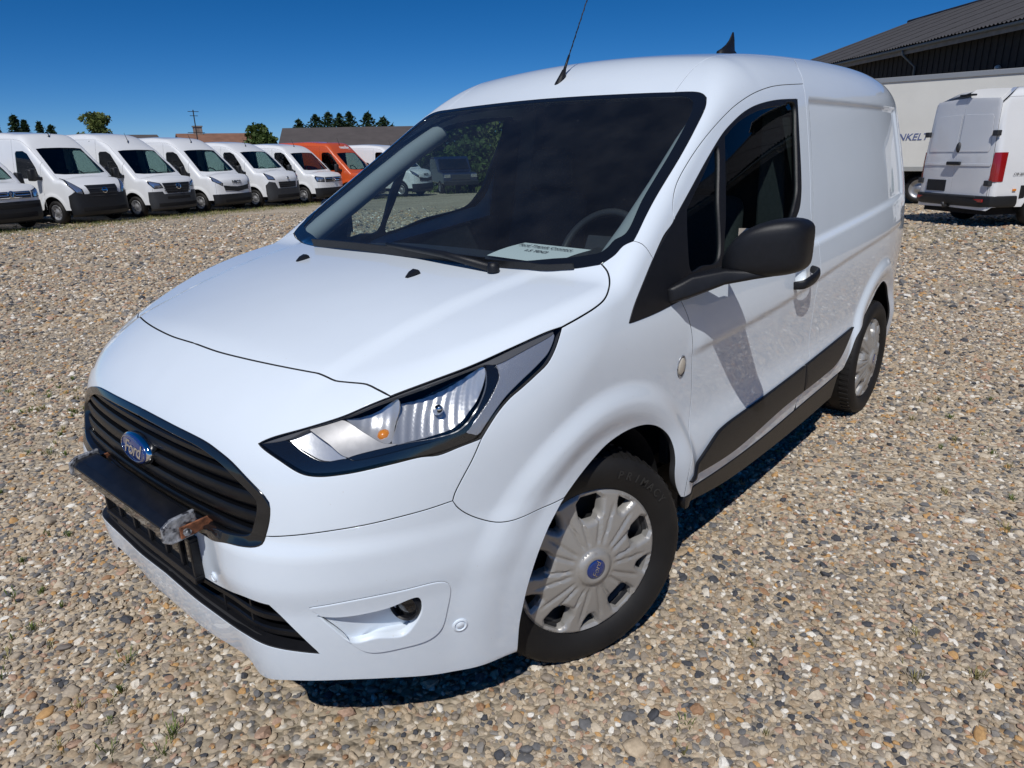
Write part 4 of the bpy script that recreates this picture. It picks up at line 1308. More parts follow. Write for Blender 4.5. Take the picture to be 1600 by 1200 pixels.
# ---------------------------------------------------------------- small things on hood and roof
for y in (.29, -.275):
    q = snap(G, np.array([[.150, y, 1.12]]))[0]; n_ = normal_of(G, q[None])[0]
    jt = MB().loft([[(-.026, -.006, 0), (-.026, .006, 0), (-.024, .005, .004), (-.024, -.005, .004)], [(-.006, -.011, 0), (-.006, .011, 0), (-.006, .009, .012), (-.006, -.009, .012)],
                    [(.014, -.012, 0), (.014, .012, 0), (.012, .010, .015), (.012, -.010, .015)], [(.022, -.010, 0), (.022, .010, 0), (.020, .008, .009), (.020, -.008, .009)]])
    jt.xf(frame_matrix(q, (1 if False else -1, 0, 0), n_))
    obj('washer_jet', jt, M_black, van, True, autosmooth=40)
# aerial
ab = snap(G, np.array([[-.925, 0, 1.75]]))[0]
mb = MB().loft([[(ab[0] + dx * .034 - .012 * 0, dy * .017, ab[2] - .002 + dx * -.018 + 0) for dx, dy in [(math.cos(a), math.sin(a)) for a in np.linspace(0, 2 * math.pi, 13)[:-1]]],
                [(ab[0] - .012 + dx * .020, dy * .012, ab[2] + .018 - dx * .008) for dx, dy in [(math.cos(a), math.sin(a)) for a in np.linspace(0, 2 * math.pi, 13)[:-1]]],
                [(ab[0] - .026 + dx * .008, dy * .008, ab[2] + .040) for dx, dy in [(math.cos(a), math.sin(a)) for a in np.linspace(0, 2 * math.pi, 13)[:-1]]]])
ae = obj('aerial', mb, M_black, van, True, autosmooth=60)
a0 = np.array([ab[0] - .022, 0, ab[2] + .030]); adir = np.array([-.49, 0, .87])
obj('aerial_sleeve', MB().tube([a0, a0 + adir * .04, a0 + adir * .075], [.0065, .0052, .0042], 10), M_black, ae, True)
mast = MB().tube([a0 + adir * .07, a0 + adir * .30, a0 + adir * .52], [.0022, .0020, .0016], 8)
for k in range(60):
    q = a0 + adir * (.08 + k * .007)
    th = k * 1.1
mast2 = [a0 + adir * (.08 + k * .0035) + .0024 * (np.array([0, 1, 0]) * math.cos(k * .55) + np.array([.87, 0, .49]) * math.sin(k * .55)) for k in range(125)]
obj('aerial_mast', mast, M_black, ae, True)
obj('aerial_coil', MB().tube(mast2, .0011, 5), M_black, ae, True)
# roof fin
q = snap(G, np.array([[-2.44, 0, 1.86]]))[0]
rings = []
for t, w_, l0, l1 in ((-.004, .045, -.10, .13), (.030, .042, -.095, .12), (.078, .036, -.090, .105), (.092, .018, -.085, .070), (.115, .013, -.080, .020), (.140, .010, -.075, -.015), (.165, .006, -.068, -.035), (.182, .003, -.062, -.048)):
    rings.append([(q[0] + (l0 + l1) / 2 + (l1 - l0) / 2 * math.cos(a), w_ * math.sin(a), q[2] + t) for a in np.linspace(0, 2 * math.pi, 17)[:-1]])
obj('roof_fin', MB().loft(rings), M_black, van, True, autosmooth=60)
# wipers and cowl
wl = [np.array([.010, -.42, 1.16]), np.array([.02, -.1, 1.16]), np.array([.02, .20, 1.16]), np.array([.005, .44, 1.16])]
wq = snap(G, crom(np.array(wl), .03)); wn = normal_of(G, wq)
wp = wq + wn * .02
rings = [[p_ + a * n_ + np.array([b, 0, 0]) for a, b in ((.010, .005), (.010, -.005), (-.018, -.002), (-.018, .002))] for p_, n_ in zip(wp, wn)]
wi = obj('wiper', MB().loft([[tuple(v) for v in r] for r in rings]), M_black, van, False, bevel=.001)
pv = snap(G, np.array([[.035, .50, 1.16]]))[0] + np.array([0, 0, .012])
aq = wp[len(wp) // 2] + np.array([0, 0, .014])
obj('wiper_arm', MB().tube([pv, pv * .6 + aq * .4 + np.array([.012, 0, .012]), aq], [.013, .011, .007], 8), M_black, wi, True)
obj('wiper_pivot', MB().lathe([(0, .018), (.014, .016), (.018, .006), (.018, -.01)], 16, 'z', tuple(pv)), M_black, wi, True)
wl = [np.array([.020, .08, 1.16]), np.array([.01, .35, 1.16]), np.array([-.02, .55, 1.16]), np.array([-.075, .70, 1.16])]
wq = snap(G, crom(np.array(wl), .03)); wn = normal_of(G, wq); wp = wq + wn * .016
rings = [[p_ + a * n_ + np.array([b, 0, 0]) for a, b in ((.008, .005), (.008, -.005), (-.014, -.002), (-.014, .002))] for p_, n_ in zip(wp, wn)]
obj('wiper', MB().loft([[tuple(v) for v in r] for r in rings]), M_black, van, False, bevel=.001)

# ---------------------------------------------------------------- cabin
prof_d = [(-.06, 1.085), (-.16, 1.105), (-.30, 1.118), (-.44, 1.108), (-.52, 1.085), (-.56, 1.03), (-.58, .90), (-.50, .70), (-.2, .70), (-.06, .9)]
rings = []
for y in np.linspace(-.74, .74, 31):
    hump = .030 * math.exp(-((y - .38) / .20)**2)
    rings.append([(x - .0 * y, y, z + (hump if -.55 < x < -.48 else 0) - .03 * abs(y / .74)**4) for x, z in prof_d])
dash = obj('dashboard', MB().loft(rings), M_dash, van, True, autosmooth=50)
sw = Matrix.Translation((-.655, .40, 1.085)) @ Matrix.Rotation(rad(62), 4, 'Y')
mb = MB().tube([tuple(sw @ Vector((.172 * math.cos(a), .172 * math.sin(a), 0))) for a in np.linspace(0, 2 * math.pi, 49)], .015, 10, False)
stw = obj('steering_wheel', mb, mat('wheel_leather', (.03, .03, .032), .45), van, True)
mb = MB().box((-.075, -.07, -.02), (.06, .07, .02)).box((-.02, -.18, -.01), (.02, .18, .01)).box((0, -.02, -.01), (.18, .02, .01)).xf(sw)
obj('steering_hub', mb, M_dash, stw, False, bevel=.006)
obj('steering_column', MB().tube([(-.50, .40, 1.02), tuple(sw @ Vector((0, 0, 0)))], .04, 12), M_dash, stw, True)


def seat(y):
    s_ = empty('seat', (0, 0, 0)); s_.parent = van
    obj('seat_cushion', MB().hexa([(-.85, y - .25, .50), (-1.32, y - .25, .50), (-1.32, y + .25, .50), (-.85, y + .25, .50),
                                   (-.83, y - .25, .70), (-1.32, y - .25, .64), (-1.32, y + .25, .64), (-.83, y + .25, .70)]), M_seat, s_, True, bevel=.05, segs=3)
    obj('seat_back', MB().hexa([(-1.18, y - .25, .62), (-1.34, y - .25, .62), (-1.34, y + .25, .62), (-1.18, y + .25, .62),
                                (-1.34, y - .21, 1.26), (-1.44, y - .21, 1.26), (-1.44, y + .21, 1.26), (-1.34, y + .21, 1.26)]), M_seat, s_, True, bevel=.05, segs=3)
    obj('headrest', MB().hexa([(-1.35, y - .13, 1.28), (-1.43, y - .13, 1.28), (-1.43, y + .13, 1.28), (-1.35, y + .13, 1.28),
                               (-1.37, y - .11, 1.46), (-1.45, y - .11, 1.46), (-1.45, y + .11, 1.46), (-1.37, y + .11, 1.46)]), M_seat, s_, True, bevel=.035, segs=3)


seat(.40); seat(-.40)
obj('bulkhead', MB().add([(-1.56, -.76, .4), (-1.56, .76, .4), (-1.60, .66, 1.72), (-1.60, -.66, 1.72)], [(0, 1, 2, 3)]), M_dark, van)
obj('cabin_floor', MB().box((-1.56, -.78, .44), (-.05, .78, .48)), M_dark, van)
obj('firewall', MB().box((-.10, -.74, .45), (-.05, .74, 1.06)), M_dark, van)
lin = panel(G, cat(wsTr, centre(wsTr[-1], np.array([-1.6, 0, 1.82]), 30), snap(G, crom(np.array([(-1.62, 0, 1.84), (-1.62, .4, 1.83), (-1.62, .66, 1.75)]), .05)),
                   snap(G, crom(np.array([(-1.62, .68, 1.75), (-1.2, .68, 1.71), wsTr[0]]), .05))), (.05, .1, 1), .06, half=True, gap=.01, skirt=0, offset=-.035)
obj('roof_lining', lin, M_lining, van, True)
for s_ in (1, -1):
    mb = MB().hexa([(-.42, .80, .46), (-1.42, .80, .46), (-1.42, .84, .46), (-.42, .84, .46), (-.42, .79, 1.03), (-1.42, .79, 1.13), (-1.42, .83, 1.13), (-.42, .83, 1.03)])
    obj('door_trim', mb if s_ > 0 else mb.mirror(), M_dash, van, False, bevel=.01)
    mb = MB().hexa([(-1.44, .66, .5), (-1.58, .66, .5), (-1.58, .83, .5), (-1.44, .83, .5), (-1.52, .60, 1.66), (-1.62, .60, 1.66), (-1.62, .69, 1.66), (-1.52, .69, 1.66)])
    obj('pillar_trim', mb if s_ > 0 else mb.mirror(), M_dash, van, False, bevel=.01)
# windscreen pillar trim inside
M_trimgrey = mat('pillar_trim_grey', (.34, .36, .36), .8)
pil = MB()
pil.loft([[(x - .030 + .034 * math.cos(a_) * .8, y + .012 + .042 * math.sin(a_), z - .030 + .034 * math.cos(a_)) for a_ in np.linspace(0, 2 * math.pi, 15)[:-1]]
          for x, y, z in ((-.06, .735, 1.11), (-.30, .718, 1.250), (-.50, .696, 1.370), (-.70, .668, 1.490), (-.86, .645, 1.575))])
both('pillar_lining', pil, M_trimgrey, smooth=True, autosmooth=50)
# sales sheet lying on the dashboard
pp = empty('sales_sheet', (-.34, .36, 1.124), rad(-6))
pp.scale = (.74, .78, .8)
pp.rotation_euler = (0, rad(10), rad(-6))
tag(pp, 'white printed sales sheet lying on the dashboard behind the windscreen', 'paper')
Mp = Matrix.Rotation(rad(0), 4, 'Z')
sh = MB()
rows = []
for i in range(7):
    x = -.13 + .25 * i / 6
    rows.append([(x, y, .012 * math.sin((i / 6) * 2.2) + .008) for y in (-.20, -.07, .07, .20)])
for i in range(7):
    pass
sh.loft(rows, closed=False)
obj('sheet', sh, M_paper, pp, True)
for i, (t_, sz) in enumerate((('Ford Transit Connect', .036), ('1.5 TDCI', .036))):
    tm = text_mesh(t_, sz, .0003, bold=.0004)
    # reads from outside, standing in front of the van
    tm.transform(frame_matrix((-.055 + .062 * i, 0, .0225), (0, 1, 0), (0, 0, 1)))
    obj('sheet_print', tm, M_ink, pp)
# ================================================================ gravel yard
def gravel_material(name, instanced):
    m = bpy.data.materials.new(name); m.use_nodes = True
    nt = m.node_tree; b = nt.nodes['Principled BSDF']
    b.inputs['Roughness'].default_value = .85
    b.inputs['Specular IOR Level'].default_value = .25
    tones = [(0.0, (.070, .072, .080)), (.045, (.15, .148, .148)), (.11, (.25, .23, .205)), (.20, (.40, .335, .255)), (.34, (.50, .40, .28)), (.47, (.39, .30, .20)),
             (.58, (.55, .465, .35)), (.69, (.30, .25, .195)), (.76, (.68, .62, .52)), (.82, (.44, .295, .21)), (.87, (.50, .30, .13)), (.905, (.34, .20, .115)), (.93, (.20, .175, .155)), (.965, (.76, .72, .64))]
    r = ramp(nt, tones)
    r.color_ramp.interpolation = 'CONSTANT'
    tc = nt.nodes.new('ShaderNodeTexCoord')
    if instanced:
        oi = nt.nodes.new('ShaderNodeObjectInfo')
        nt.links.new(oi.outputs['Random'], r.inputs[0])
        n = nt.nodes.new('ShaderNodeTexNoise'); n.inputs['Scale'].default_value = 2.2; n.inputs['Detail'].default_value = 6
        nt.links.new(tc.outputs['Object'], n.inputs['Vector'])
        r2 = ramp(nt, [(.3, (.84, .83, .83)), (.7, (1.2, 1.2, 1.2))])
        nt.links.new(n.outputs[0], r2.inputs[0])
        mx = nt.nodes.new('ShaderNodeMixRGB'); mx.blend_type = 'MULTIPLY'; mx.inputs[0].default_value = 1
        nt.links.new(r.outputs[0], mx.inputs[1]); nt.links.new(r2.outputs[0], mx.inputs[2])
        nt.links.new(mx.outputs[0], b.inputs['Base Color'])
        return m
    # continuous ground: sand, with small stones as cells
    geo = nt.nodes.new('ShaderNodeNewGeometry')
    v = nt.nodes.new('ShaderNodeTexVoronoi'); v.inputs['Scale'].default_value = 34
    v.inputs['Randomness'].default_value = 1
    wob = nt.nodes.new('ShaderNodeTexNoise'); wob.inputs['Scale'].default_value = 30
    nt.links.new(geo.outputs['Position'], wob.inputs['Vector'])
    add = nt.nodes.new('ShaderNodeMixRGB'); add.blend_type = 'ADD'; add.inputs[0].default_value = .02
    nt.links.new(geo.outputs['Position'], add.inputs[1]); nt.links.new(wob.outputs['Color'], add.inputs[2])
    nt.links.new(add.outputs[0], v.inputs['Vector'])
    sep = nt.nodes.new('ShaderNodeSeparateColor'); nt.links.new(v.outputs['Color'], sep.inputs[0])
    nt.links.new(sep.outputs[0], r.inputs[0])
    sand = nt.nodes.new('ShaderNodeTexNoise'); sand.inputs['Scale'].default_value = .55; sand.inputs['Detail'].default_value = 12
    nt.links.new(geo.outputs['Position'], sand.inputs['Vector'])
    rs = ramp(nt, [(.35, (.36, .30, .215)), (.5, (.45, .375, .275)), (.66, (.54, .46, .35))])
    nt.links.new(sand.outputs[0], rs.inputs[0])
    mk = ramp(nt, [(.35, (1, 1, 1)), (.62, (0, 0, 0))])
    nt.links.new(v.outputs['Distance'], mk.inputs[0])
    mfac = nt.nodes.new('ShaderNodeMath'); mfac.operation = 'MULTIPLY'; mfac.inputs[1].default_value = .75
    nt.links.new(mk.outputs[0], mfac.inputs[0])
    mx = nt.nodes.new('ShaderNodeMixRGB')
    nt.links.new(mfac.outputs[0], mx.inputs[0]); nt.links.new(rs.outputs[0], mx.inputs[1]); nt.links.new(r.outputs[0], mx.inputs[2])
    # worn greenish-yellow patches
    pt = nt.nodes.new('ShaderNodeTexNoise'); pt.inputs['Scale'].default_value = .8; pt.inputs['Detail'].default_value = 9
    nt.links.new(geo.outputs['Position'], pt.inputs['Vector'])
    rp = ramp(nt, [(.60, (0, 0, 0)), (.78, (.45, .45, .45))])
    nt.links.new(pt.outputs[0], rp.inputs[0])
    mx2 = nt.nodes.new('ShaderNodeMixRGB'); mx2.inputs[2].default_value = (.23, .20, .085, 1)
    nt.links.new(rp.outputs[0], mx2.inputs[0]); nt.links.new(mx.outputs[0], mx2.inputs[1])
    nt.links.new(mx2.outputs[0], b.inputs['Base Color'])
    bp = nt.nodes.new('ShaderNodeBump'); bp.inputs['Strength'].default_value = 1.0; bp.inputs['Distance'].default_value = .02
    inv = nt.nodes.new('ShaderNodeMath'); inv.operation = 'SUBTRACT'; inv.inputs[0].default_value = 1
    nt.links.new(v.outputs['Distance'], inv.inputs[1])
    nt.links.new(inv.outputs[0], bp.inputs['Height'])
    nt.links.new(bp.outputs[0], b.inputs['Normal'])
    return m


M_gravel = gravel_material('gravel_ground', False)
M_stone = gravel_material('gravel_stone', True)
gnd = MB()
fx, fy = math.cos(CAM_YAW), math.sin(CAM_YAW)
ss = [-1200, -300, -80, -20, 0, 3.9, 4.2, 4.5, 4.8, 5.1, 5.4, 5.7, 6.0, 6.2, 8, 12, 20, 40, 100, 300, 1500]
ts = [-1500, -400, -120, -50, -25, -12, -6, 0, 6, 12, 25, 50, 120, 400, 1500]
for s_ in ss:
    for t_ in ts:
        x, y = CAM_POS[0] + fx * s_ + fy * t_, CAM_POS[1] + fy * s_ - fx * t_
        gnd.v.append((x, y, float(gz(x, y)) - .012))
nn = len(ts)
gnd.f = [(i * nn + j, i * nn + j + 1, (i + 1) * nn + j + 1, (i + 1) * nn + j) for i in range(len(ss) - 1) for j in range(nn - 1)]
ground = obj('ground', gnd, M_gravel, None, True)
tag(ground, 'wide yard of sandy gravel', None, None, 'structure')

# loose stones: points carrying size and turn, stones set on them by geometry nodes
rng = np.random.default_rng(7)
pts = []; siz = []
r_cam = CAM_POS[:2]; fdir = np.array([math.cos(CAM_YAW), math.sin(CAM_YAW)])


def in_view(P, margin=.10):
    q = P - r_cam
    f_ = q @ fdir; s_ = q @ np.array([fdir[1], -fdir[0]])
    return (f_ > -.1) & (np.abs(s_) < f_ * (.80 + margin) + .9)


for r0, r1, sp, s0, s1 in ((0, 4.2, .0165, .0046, .0134), (4.2, 7.5, .0235, .0070, .0158), (7.5, 12.0, .040, .0125, .0235), (12.0, 26, .085, .020, .034)):
    n = int(2 * r1 / sp)
    gx, gy = np.meshgrid(np.arange(n) * sp - r1, np.arange(n) * sp - r1)
    P = np.stack([gx.ravel(), gy.ravel()], -1) + rng.uniform(-.5, .5, (n * n, 2)) * sp + r_cam
    d = np.linalg.norm(P - r_cam, axis=1) + rng.normal(0, .25, len(P))
    P = P[(d >= r0) & (d < r1) & in_view(P)]
    if r1 > 20:
        dd = np.linalg.norm(P - r_cam, axis=1); P = P[rng.random(len(P)) < np.clip((26 - dd) / 9, 0, 1)]
    # nothing under the middle of the van
    P = P[~((P[:, 0] < .25) & (P[:, 0] > -3.0) & (np.abs(P[:, 1]) < .45))]
    s = np.exp(rng.normal(math.log((s0 + s1) / 2.3), .30, len(P))); s = np.clip(s, s0 * .7, s1 * 1.7)
    pat = np.sin(P[:, 0] * 1.7 + 2 * np.sin(P[:, 1] * .9)) * np.cos(P[:, 1] * 1.3 - 1.1 * np.sin(P[:, 0] * .7)) + .35 * np.sin(P[:, 0] * 5.1 + P[:, 1] * 3.7)
    keep = rng.random(len(P)) > np.clip(pat - .25, 0, .45)
    P = P[keep]; s = s[keep]
    big = rng.random(len(P)) < .013
    s[big] *= rng.uniform(1.4, 2.0, big.sum())
    pts.append(P); siz.append(s)
pts = np.vstack(pts); siz = np.concatenate(siz)
N_ST = len(pts)
me = bpy.data.meshes.new('gravel_stones')
Z = -.012 + siz * rng.uniform(-.12, .30, N_ST) + gz(pts[:, 0], pts[:, 1])
me.vertices.add(N_ST)
me.vertices.foreach_set('co', np.column_stack([pts, Z]).astype(np.float32).ravel())
a = me.attributes.new('size', 'FLOAT_VECTOR', 'POINT')
sv = np.column_stack([siz * rng.uniform(.85, 1.5, N_ST), siz * rng.uniform(.7, 1.1, N_ST), siz * rng.uniform(.45, .75, N_ST)])
a.data.foreach_set('vector', sv.astype(np.float32).ravel())
a = me.attributes.new('turn', 'FLOAT_VECTOR', 'POINT')
a.data.foreach_set('vector', np.column_stack([rng.normal(0, .28, N_ST), rng.normal(0, .28, N_ST), rng.uniform(0, 6.28, N_ST)]).astype(np.float32).ravel())
stones = bpy.data.objects.new('gravel_stones', me); COL.objects.link(stones)
tag(stones, 'loose rounded gravel stones of many colours covering the yard', 'gravel', None, 'stuff')
ng = bpy.data.node_groups.new('stones', 'GeometryNodeTree')
ng.interface.new_socket('Geometry', in_out='INPUT', socket_type='NodeSocketGeometry')
ng.interface.new_socket('Geometry', in_out='OUTPUT', socket_type='NodeSocketGeometry')
N = ng.nodes; Lk = ng.links
gi = N.new('NodeGroupInput'); go = N.new('NodeGroupOutput')
join = N.new('GeometryNodeJoinGeometry')
geo_sets = []
for k in range(8):
    ico = N.new('GeometryNodeMeshIcoSphere'); ico.inputs['Radius'].default_value = 1.0; ico.inputs['Subdivisions'].default_value = 2
    sp_ = N.new('GeometryNodeSetPosition')
    nz = N.new('ShaderNodeTexNoise'); nz.noise_dimensions = '4D'; nz.inputs['W'].default_value = k * 7.3; nz.inputs['Scale'].default_value = .9; nz.inputs['Detail'].default_value = 2
    sub = N.new('ShaderNodeVectorMath'); sub.operation = 'SUBTRACT'; sub.inputs[1].default_value = (.5, .5, .5)
    Lk.new(nz.outputs['Color'], sub.inputs[0])
    scl = N.new('ShaderNodeVectorMath'); scl.operation = 'SCALE'; scl.inputs['Scale'].default_value = 1.6
    Lk.new(sub.outputs[0], scl.inputs[0])
    Lk.new(ico.outputs[0], sp_.inputs['Geometry']); Lk.new(scl.outputs[0], sp_.inputs['Offset'])
    gi2 = N.new('GeometryNodeGeometryToInstance')
    sm = N.new('GeometryNodeSetMaterial'); sm.inputs['Material'].default_value = M_stone
    ss = N.new('GeometryNodeSetShadeSmooth'); ss.inputs['Shade Smooth'].default_value = (k % 2 == 0)
    Lk.new(sp_.outputs[0], ss.inputs[0]); Lk.new(ss.outputs[0], sm.inputs[0]); Lk.new(sm.outputs[0], gi2.inputs[0])
    Lk.new(gi2.outputs[0], join.inputs[0])
iop = N.new('GeometryNodeInstanceOnPoints')
iop.inputs['Pick Instance'].default_value = True
ri = N.new('FunctionNodeRandomValue'); ri.data_type = 'INT'
ri.inputs[4].default_value = 0; ri.inputs[5].default_value = 7
Lk.new(ri.outputs[2], iop.inputs['Instance Index'])
for nm, sock in (('size', 'Scale'), ('turn', 'Rotation')):
    na = N.new('GeometryNodeInputNamedAttribute'); na.data_type = 'FLOAT_VECTOR'; na.inputs['Name'].default_value = nm
    Lk.new(na.outputs[0], iop.inputs[sock])
Lk.new(gi.outputs[0], iop.inputs['Points']); Lk.new(join.outputs[0], iop.inputs['Instance'])
Lk.new(iop.outputs[0], go.inputs[0])
md = stones.modifiers.new('stones', 'NODES'); md.node_group = ng
me.materials.append(M_stone)

# ---------------------------------------------------------------- grass growing through the gravel
M_grass = mat('grass_blade', (.13, .17, .045), .7, noise=.5, nscale=5, spec=.2)
M_drygrass = mat('dry_grass', (.27, .24, .10), .8, noise=.4, nscale=3, spec=.2)


def blades(mb, c, n, h, spread, lean=.8):
    for _ in range(n):
        a = rng.uniform(0, 6.283); r_ = abs(rng.normal(0, spread))
        bx, by = c[0] + r_ * math.cos(a), c[1] + r_ * math.sin(a); z0 = float(gz(bx, by))
        hh = h * rng.uniform(.5, 1.25); dx, dy = math.cos(a) * lean * hh * rng.uniform(.3, 1.2), math.sin(a) * lean * hh * rng.uniform(.3, 1.2)
        w = .0011 + h * .032
        px, py = -math.sin(a) * w, math.cos(a) * w
        mb.add([(bx - px, by - py, z0 - .01), (bx + px, by + py, z0 - .01), (bx + dx * .5 + px * .8, by + dy * .5 + py * .8, z0 + hh * .6), (bx + dx * .5 - px * .8, by + dy * .5 - py * .8, z0 + hh * .6), (bx + dx, by + dy, z0 + hh * .85)],
               [(0, 1, 2, 3), (3, 2, 4)])


gm = MB(); gd = MB()
cand = rng.uniform((-5, -5), (4, 5.5), (5200, 2)); cand = cand[in_view(cand, .15)]
cand = cand[~((cand[:, 0] < .95) & (cand[:, 0] > -3.6) & (np.abs(cand[:, 1]) < .98))]
dens = np.sin(cand[:, 0] * 2.1 + 1.3 * np.sin(cand[:, 1] * 1.7)) + np.cos(cand[:, 1] * 2.4 + .8)
cand = cand[dens + rng.normal(0, .9, len(cand)) > .6]
for c_ in cand[:1500]:
    if np.linalg.norm(c_ - r_cam) < .55:
        continue
    k = rng.random()
    blades(gm if k < .6 else gd, c_, int(rng.integers(10, 34)), rng.uniform(.007, .019), rng.uniform(.008, .022), 1.1)
tag(obj('grass_tufts', gm, M_grass), 'small green grass tufts growing between the gravel stones', 'grass', None, 'stuff')
tag(obj('dry_grass_tufts', gd, M_drygrass), 'small yellowed grass tufts between the gravel stones', 'grass', None, 'stuff')
# ================================================================ vans standing round the yard
M_vwhite = mat('van_white', (.78, .79, .80), .35, coat=.8, noise=.02, nscale=3)
M_vorange = mat('van_orange', (.60, .095, .022), .35, coat=.8, noise=.03, nscale=3)
M_vgrey = mat('bumper_grey', (.032, .034, .038), .55, noise=.15, nscale=20)
M_vblack = mat('bumper_black', (.010, .011, .013), .5, noise=.15, nscale=20)
M_vglass = glass('van_glass', (.40, .52, .50), 0.0, 1.5)
M_vlamp = mat('van_headlamp', (.62, .65, .70), .12, metal=.85, bump=.5, bscale=25)
M_red = mat('tail_red', (.30, .008, .010), .22, coat=1.0)
M_vrim = mat('van_rim', (.42, .42, .43), .4, metal=.7, noise=.1, nscale=8)
M_navy = mat('navy_paint', (.012, .02, .05), .3, coat=1.0)


def van_surface(hw=1.0, H=2.52, xn=.93, zh0=1.09, zh1=1.30, xb=.20, slope=.98, zroof0=2.15, xroof0=-.70, L=4.35, nose_k=.12):
    """x forward from the front axle, z up from the ground"""
    Hc = lut1([-1.5, xb - .3, xb, (xb + xn) / 2, xn - .18, xn - .06, xn + .05], [zh1 + .5, zh1 + .10, zh1, (zh0 + zh1) / 2 + .05, zh0 + .03, zh0 - .05, zh0 - .25], -7, 2)
    Rc = lut1([-L - .2, -L + .4, -3.0, -2.0, -1.4, -1.0, xroof0, xroof0 + .5], [H - .06, H - .01, H, H - .005, H - .05, H - .14, zroof0 + .02, zroof0 - .42], -7, 2)
    Fc = lut1([.1, .3, .55, .8, zh0 - .05, zh0 + .1, 1.6], [xn - .10, xn - .01, xn, xn - .015, xn - .045, xn - .12, xn - .6], 0, 3)
    Sz = lut1([.1, .3, .6, 1.0, 1.25, 1.6, 2.0, 2.4, 2.7], [.95, .98, 1.0, 1.0, .99, .955, .905, .85, .80], 0, 3.2)
    Sx = lut1([-L - .2, -L + .5, -2.5, -.5, .2, .6, .9, 1.1], [.955, .985, 1.0, 1.0, .985, .94, .87, .80], -7, 2)

    def g(P):
        x, y, z = P[..., 0], np.abs(P[..., 1]), P[..., 2]
        s = hw * Sz(z) * Sx(x)
        d = np.hypot(x, z - .36)
        s = s + .018 * (1 - sstep(.46, .56, d)) + .015 * (1 - sstep(.46, .54, np.hypot(x + 3.45, z - .36))) * (L > 4)
        gs = y - s
        th = Hc(x) - .10 * y * y
        tw = zh1 + .01 + slope * (xb - .12 * y * y - x)
        tr = Rc(x) - .06 * y * y
        t = smax(th, smin(tw, tr, .10), .03)
        sl = np.where(x > xb, .4, np.where(x > xroof0, slope, .1))
        gt = (z - t) / np.sqrt(1 + sl * sl)
        gf = x - (Fc(z) - .16 * y**2 - .18 * y**6)
        gr = -(x + L - .06 * y**4 - .03 * np.maximum(0, z - 1.2))
        r = smax(gs, gf, nose_k)
        r = smax(r, gr, .09)
        r = smax(r, gt, .10 + .10 * sstep(-.5, -1.2, x))
        return smax(r, .22 - z, .05)
    return g


def dens2(P, step):
    out = []
    for a, b in zip(P[:-1], P[1:]):
        n = max(1, int(np.linalg.norm(np.subtract(b, a)) / step))
        for k in range(n):
            out.append(np.add(a, np.subtract(b, a) * (k / n)))
    out.append(np.array(P[-1], float))
    return np.array(out)


def make_wheel_meshes():
    ty = MB().lathe([(.20, .06), (.225, .10), (.27, .115), (.315, .105), (.335, .075), (.34, .03), (.34, -.05), (.32, -.10), (.25, -.10)], 36, 'y').mesh('tyre', True)
    ty.materials.append(M_rubber)
    rim = MB().lathe([(0, .085), (.06, .085), (.075, .07), (.13, .055), (.175, .075), (.20, .095), (.218, .10), (.222, .085), (.222, .03)], 36, 'y').mesh('rim', True)
    rim.materials.append(M_vrim)
    slot = MB()
    return ty, rim


W_TY, W_RIM = make_wheel_meshes()
sl_ = MB()
for k in range(1):
    sl_.lathe([(0, .004), (.020, .004), (.024, 0)], 10, 'y')
W_SLOT = sl_.mesh('rim_hole'); W_SLOT.materials.append(M_dark)


def bg_wheel(parent, x, y, steer=0.0):
    s_ = 1 if y > 0 else -1
    w = empty('wheel', (x, y, .335), steer + (0 if s_ > 0 else math.pi)); w.parent = parent
    t = bpy.data.objects.new('tyre', W_TY); COL.objects.link(t); t.parent = w
    r = bpy.data.objects.new('rim', W_RIM); COL.objects.link(r); r.parent = w
    for k in range(8):
        a = 2 * math.pi * k / 8
        h = bpy.data.objects.new('rim_hole', W_SLOT); COL.objects.link(h); h.parent = r
        h.location = (.148 * math.cos(a), .062, .148 * math.sin(a))
    return w


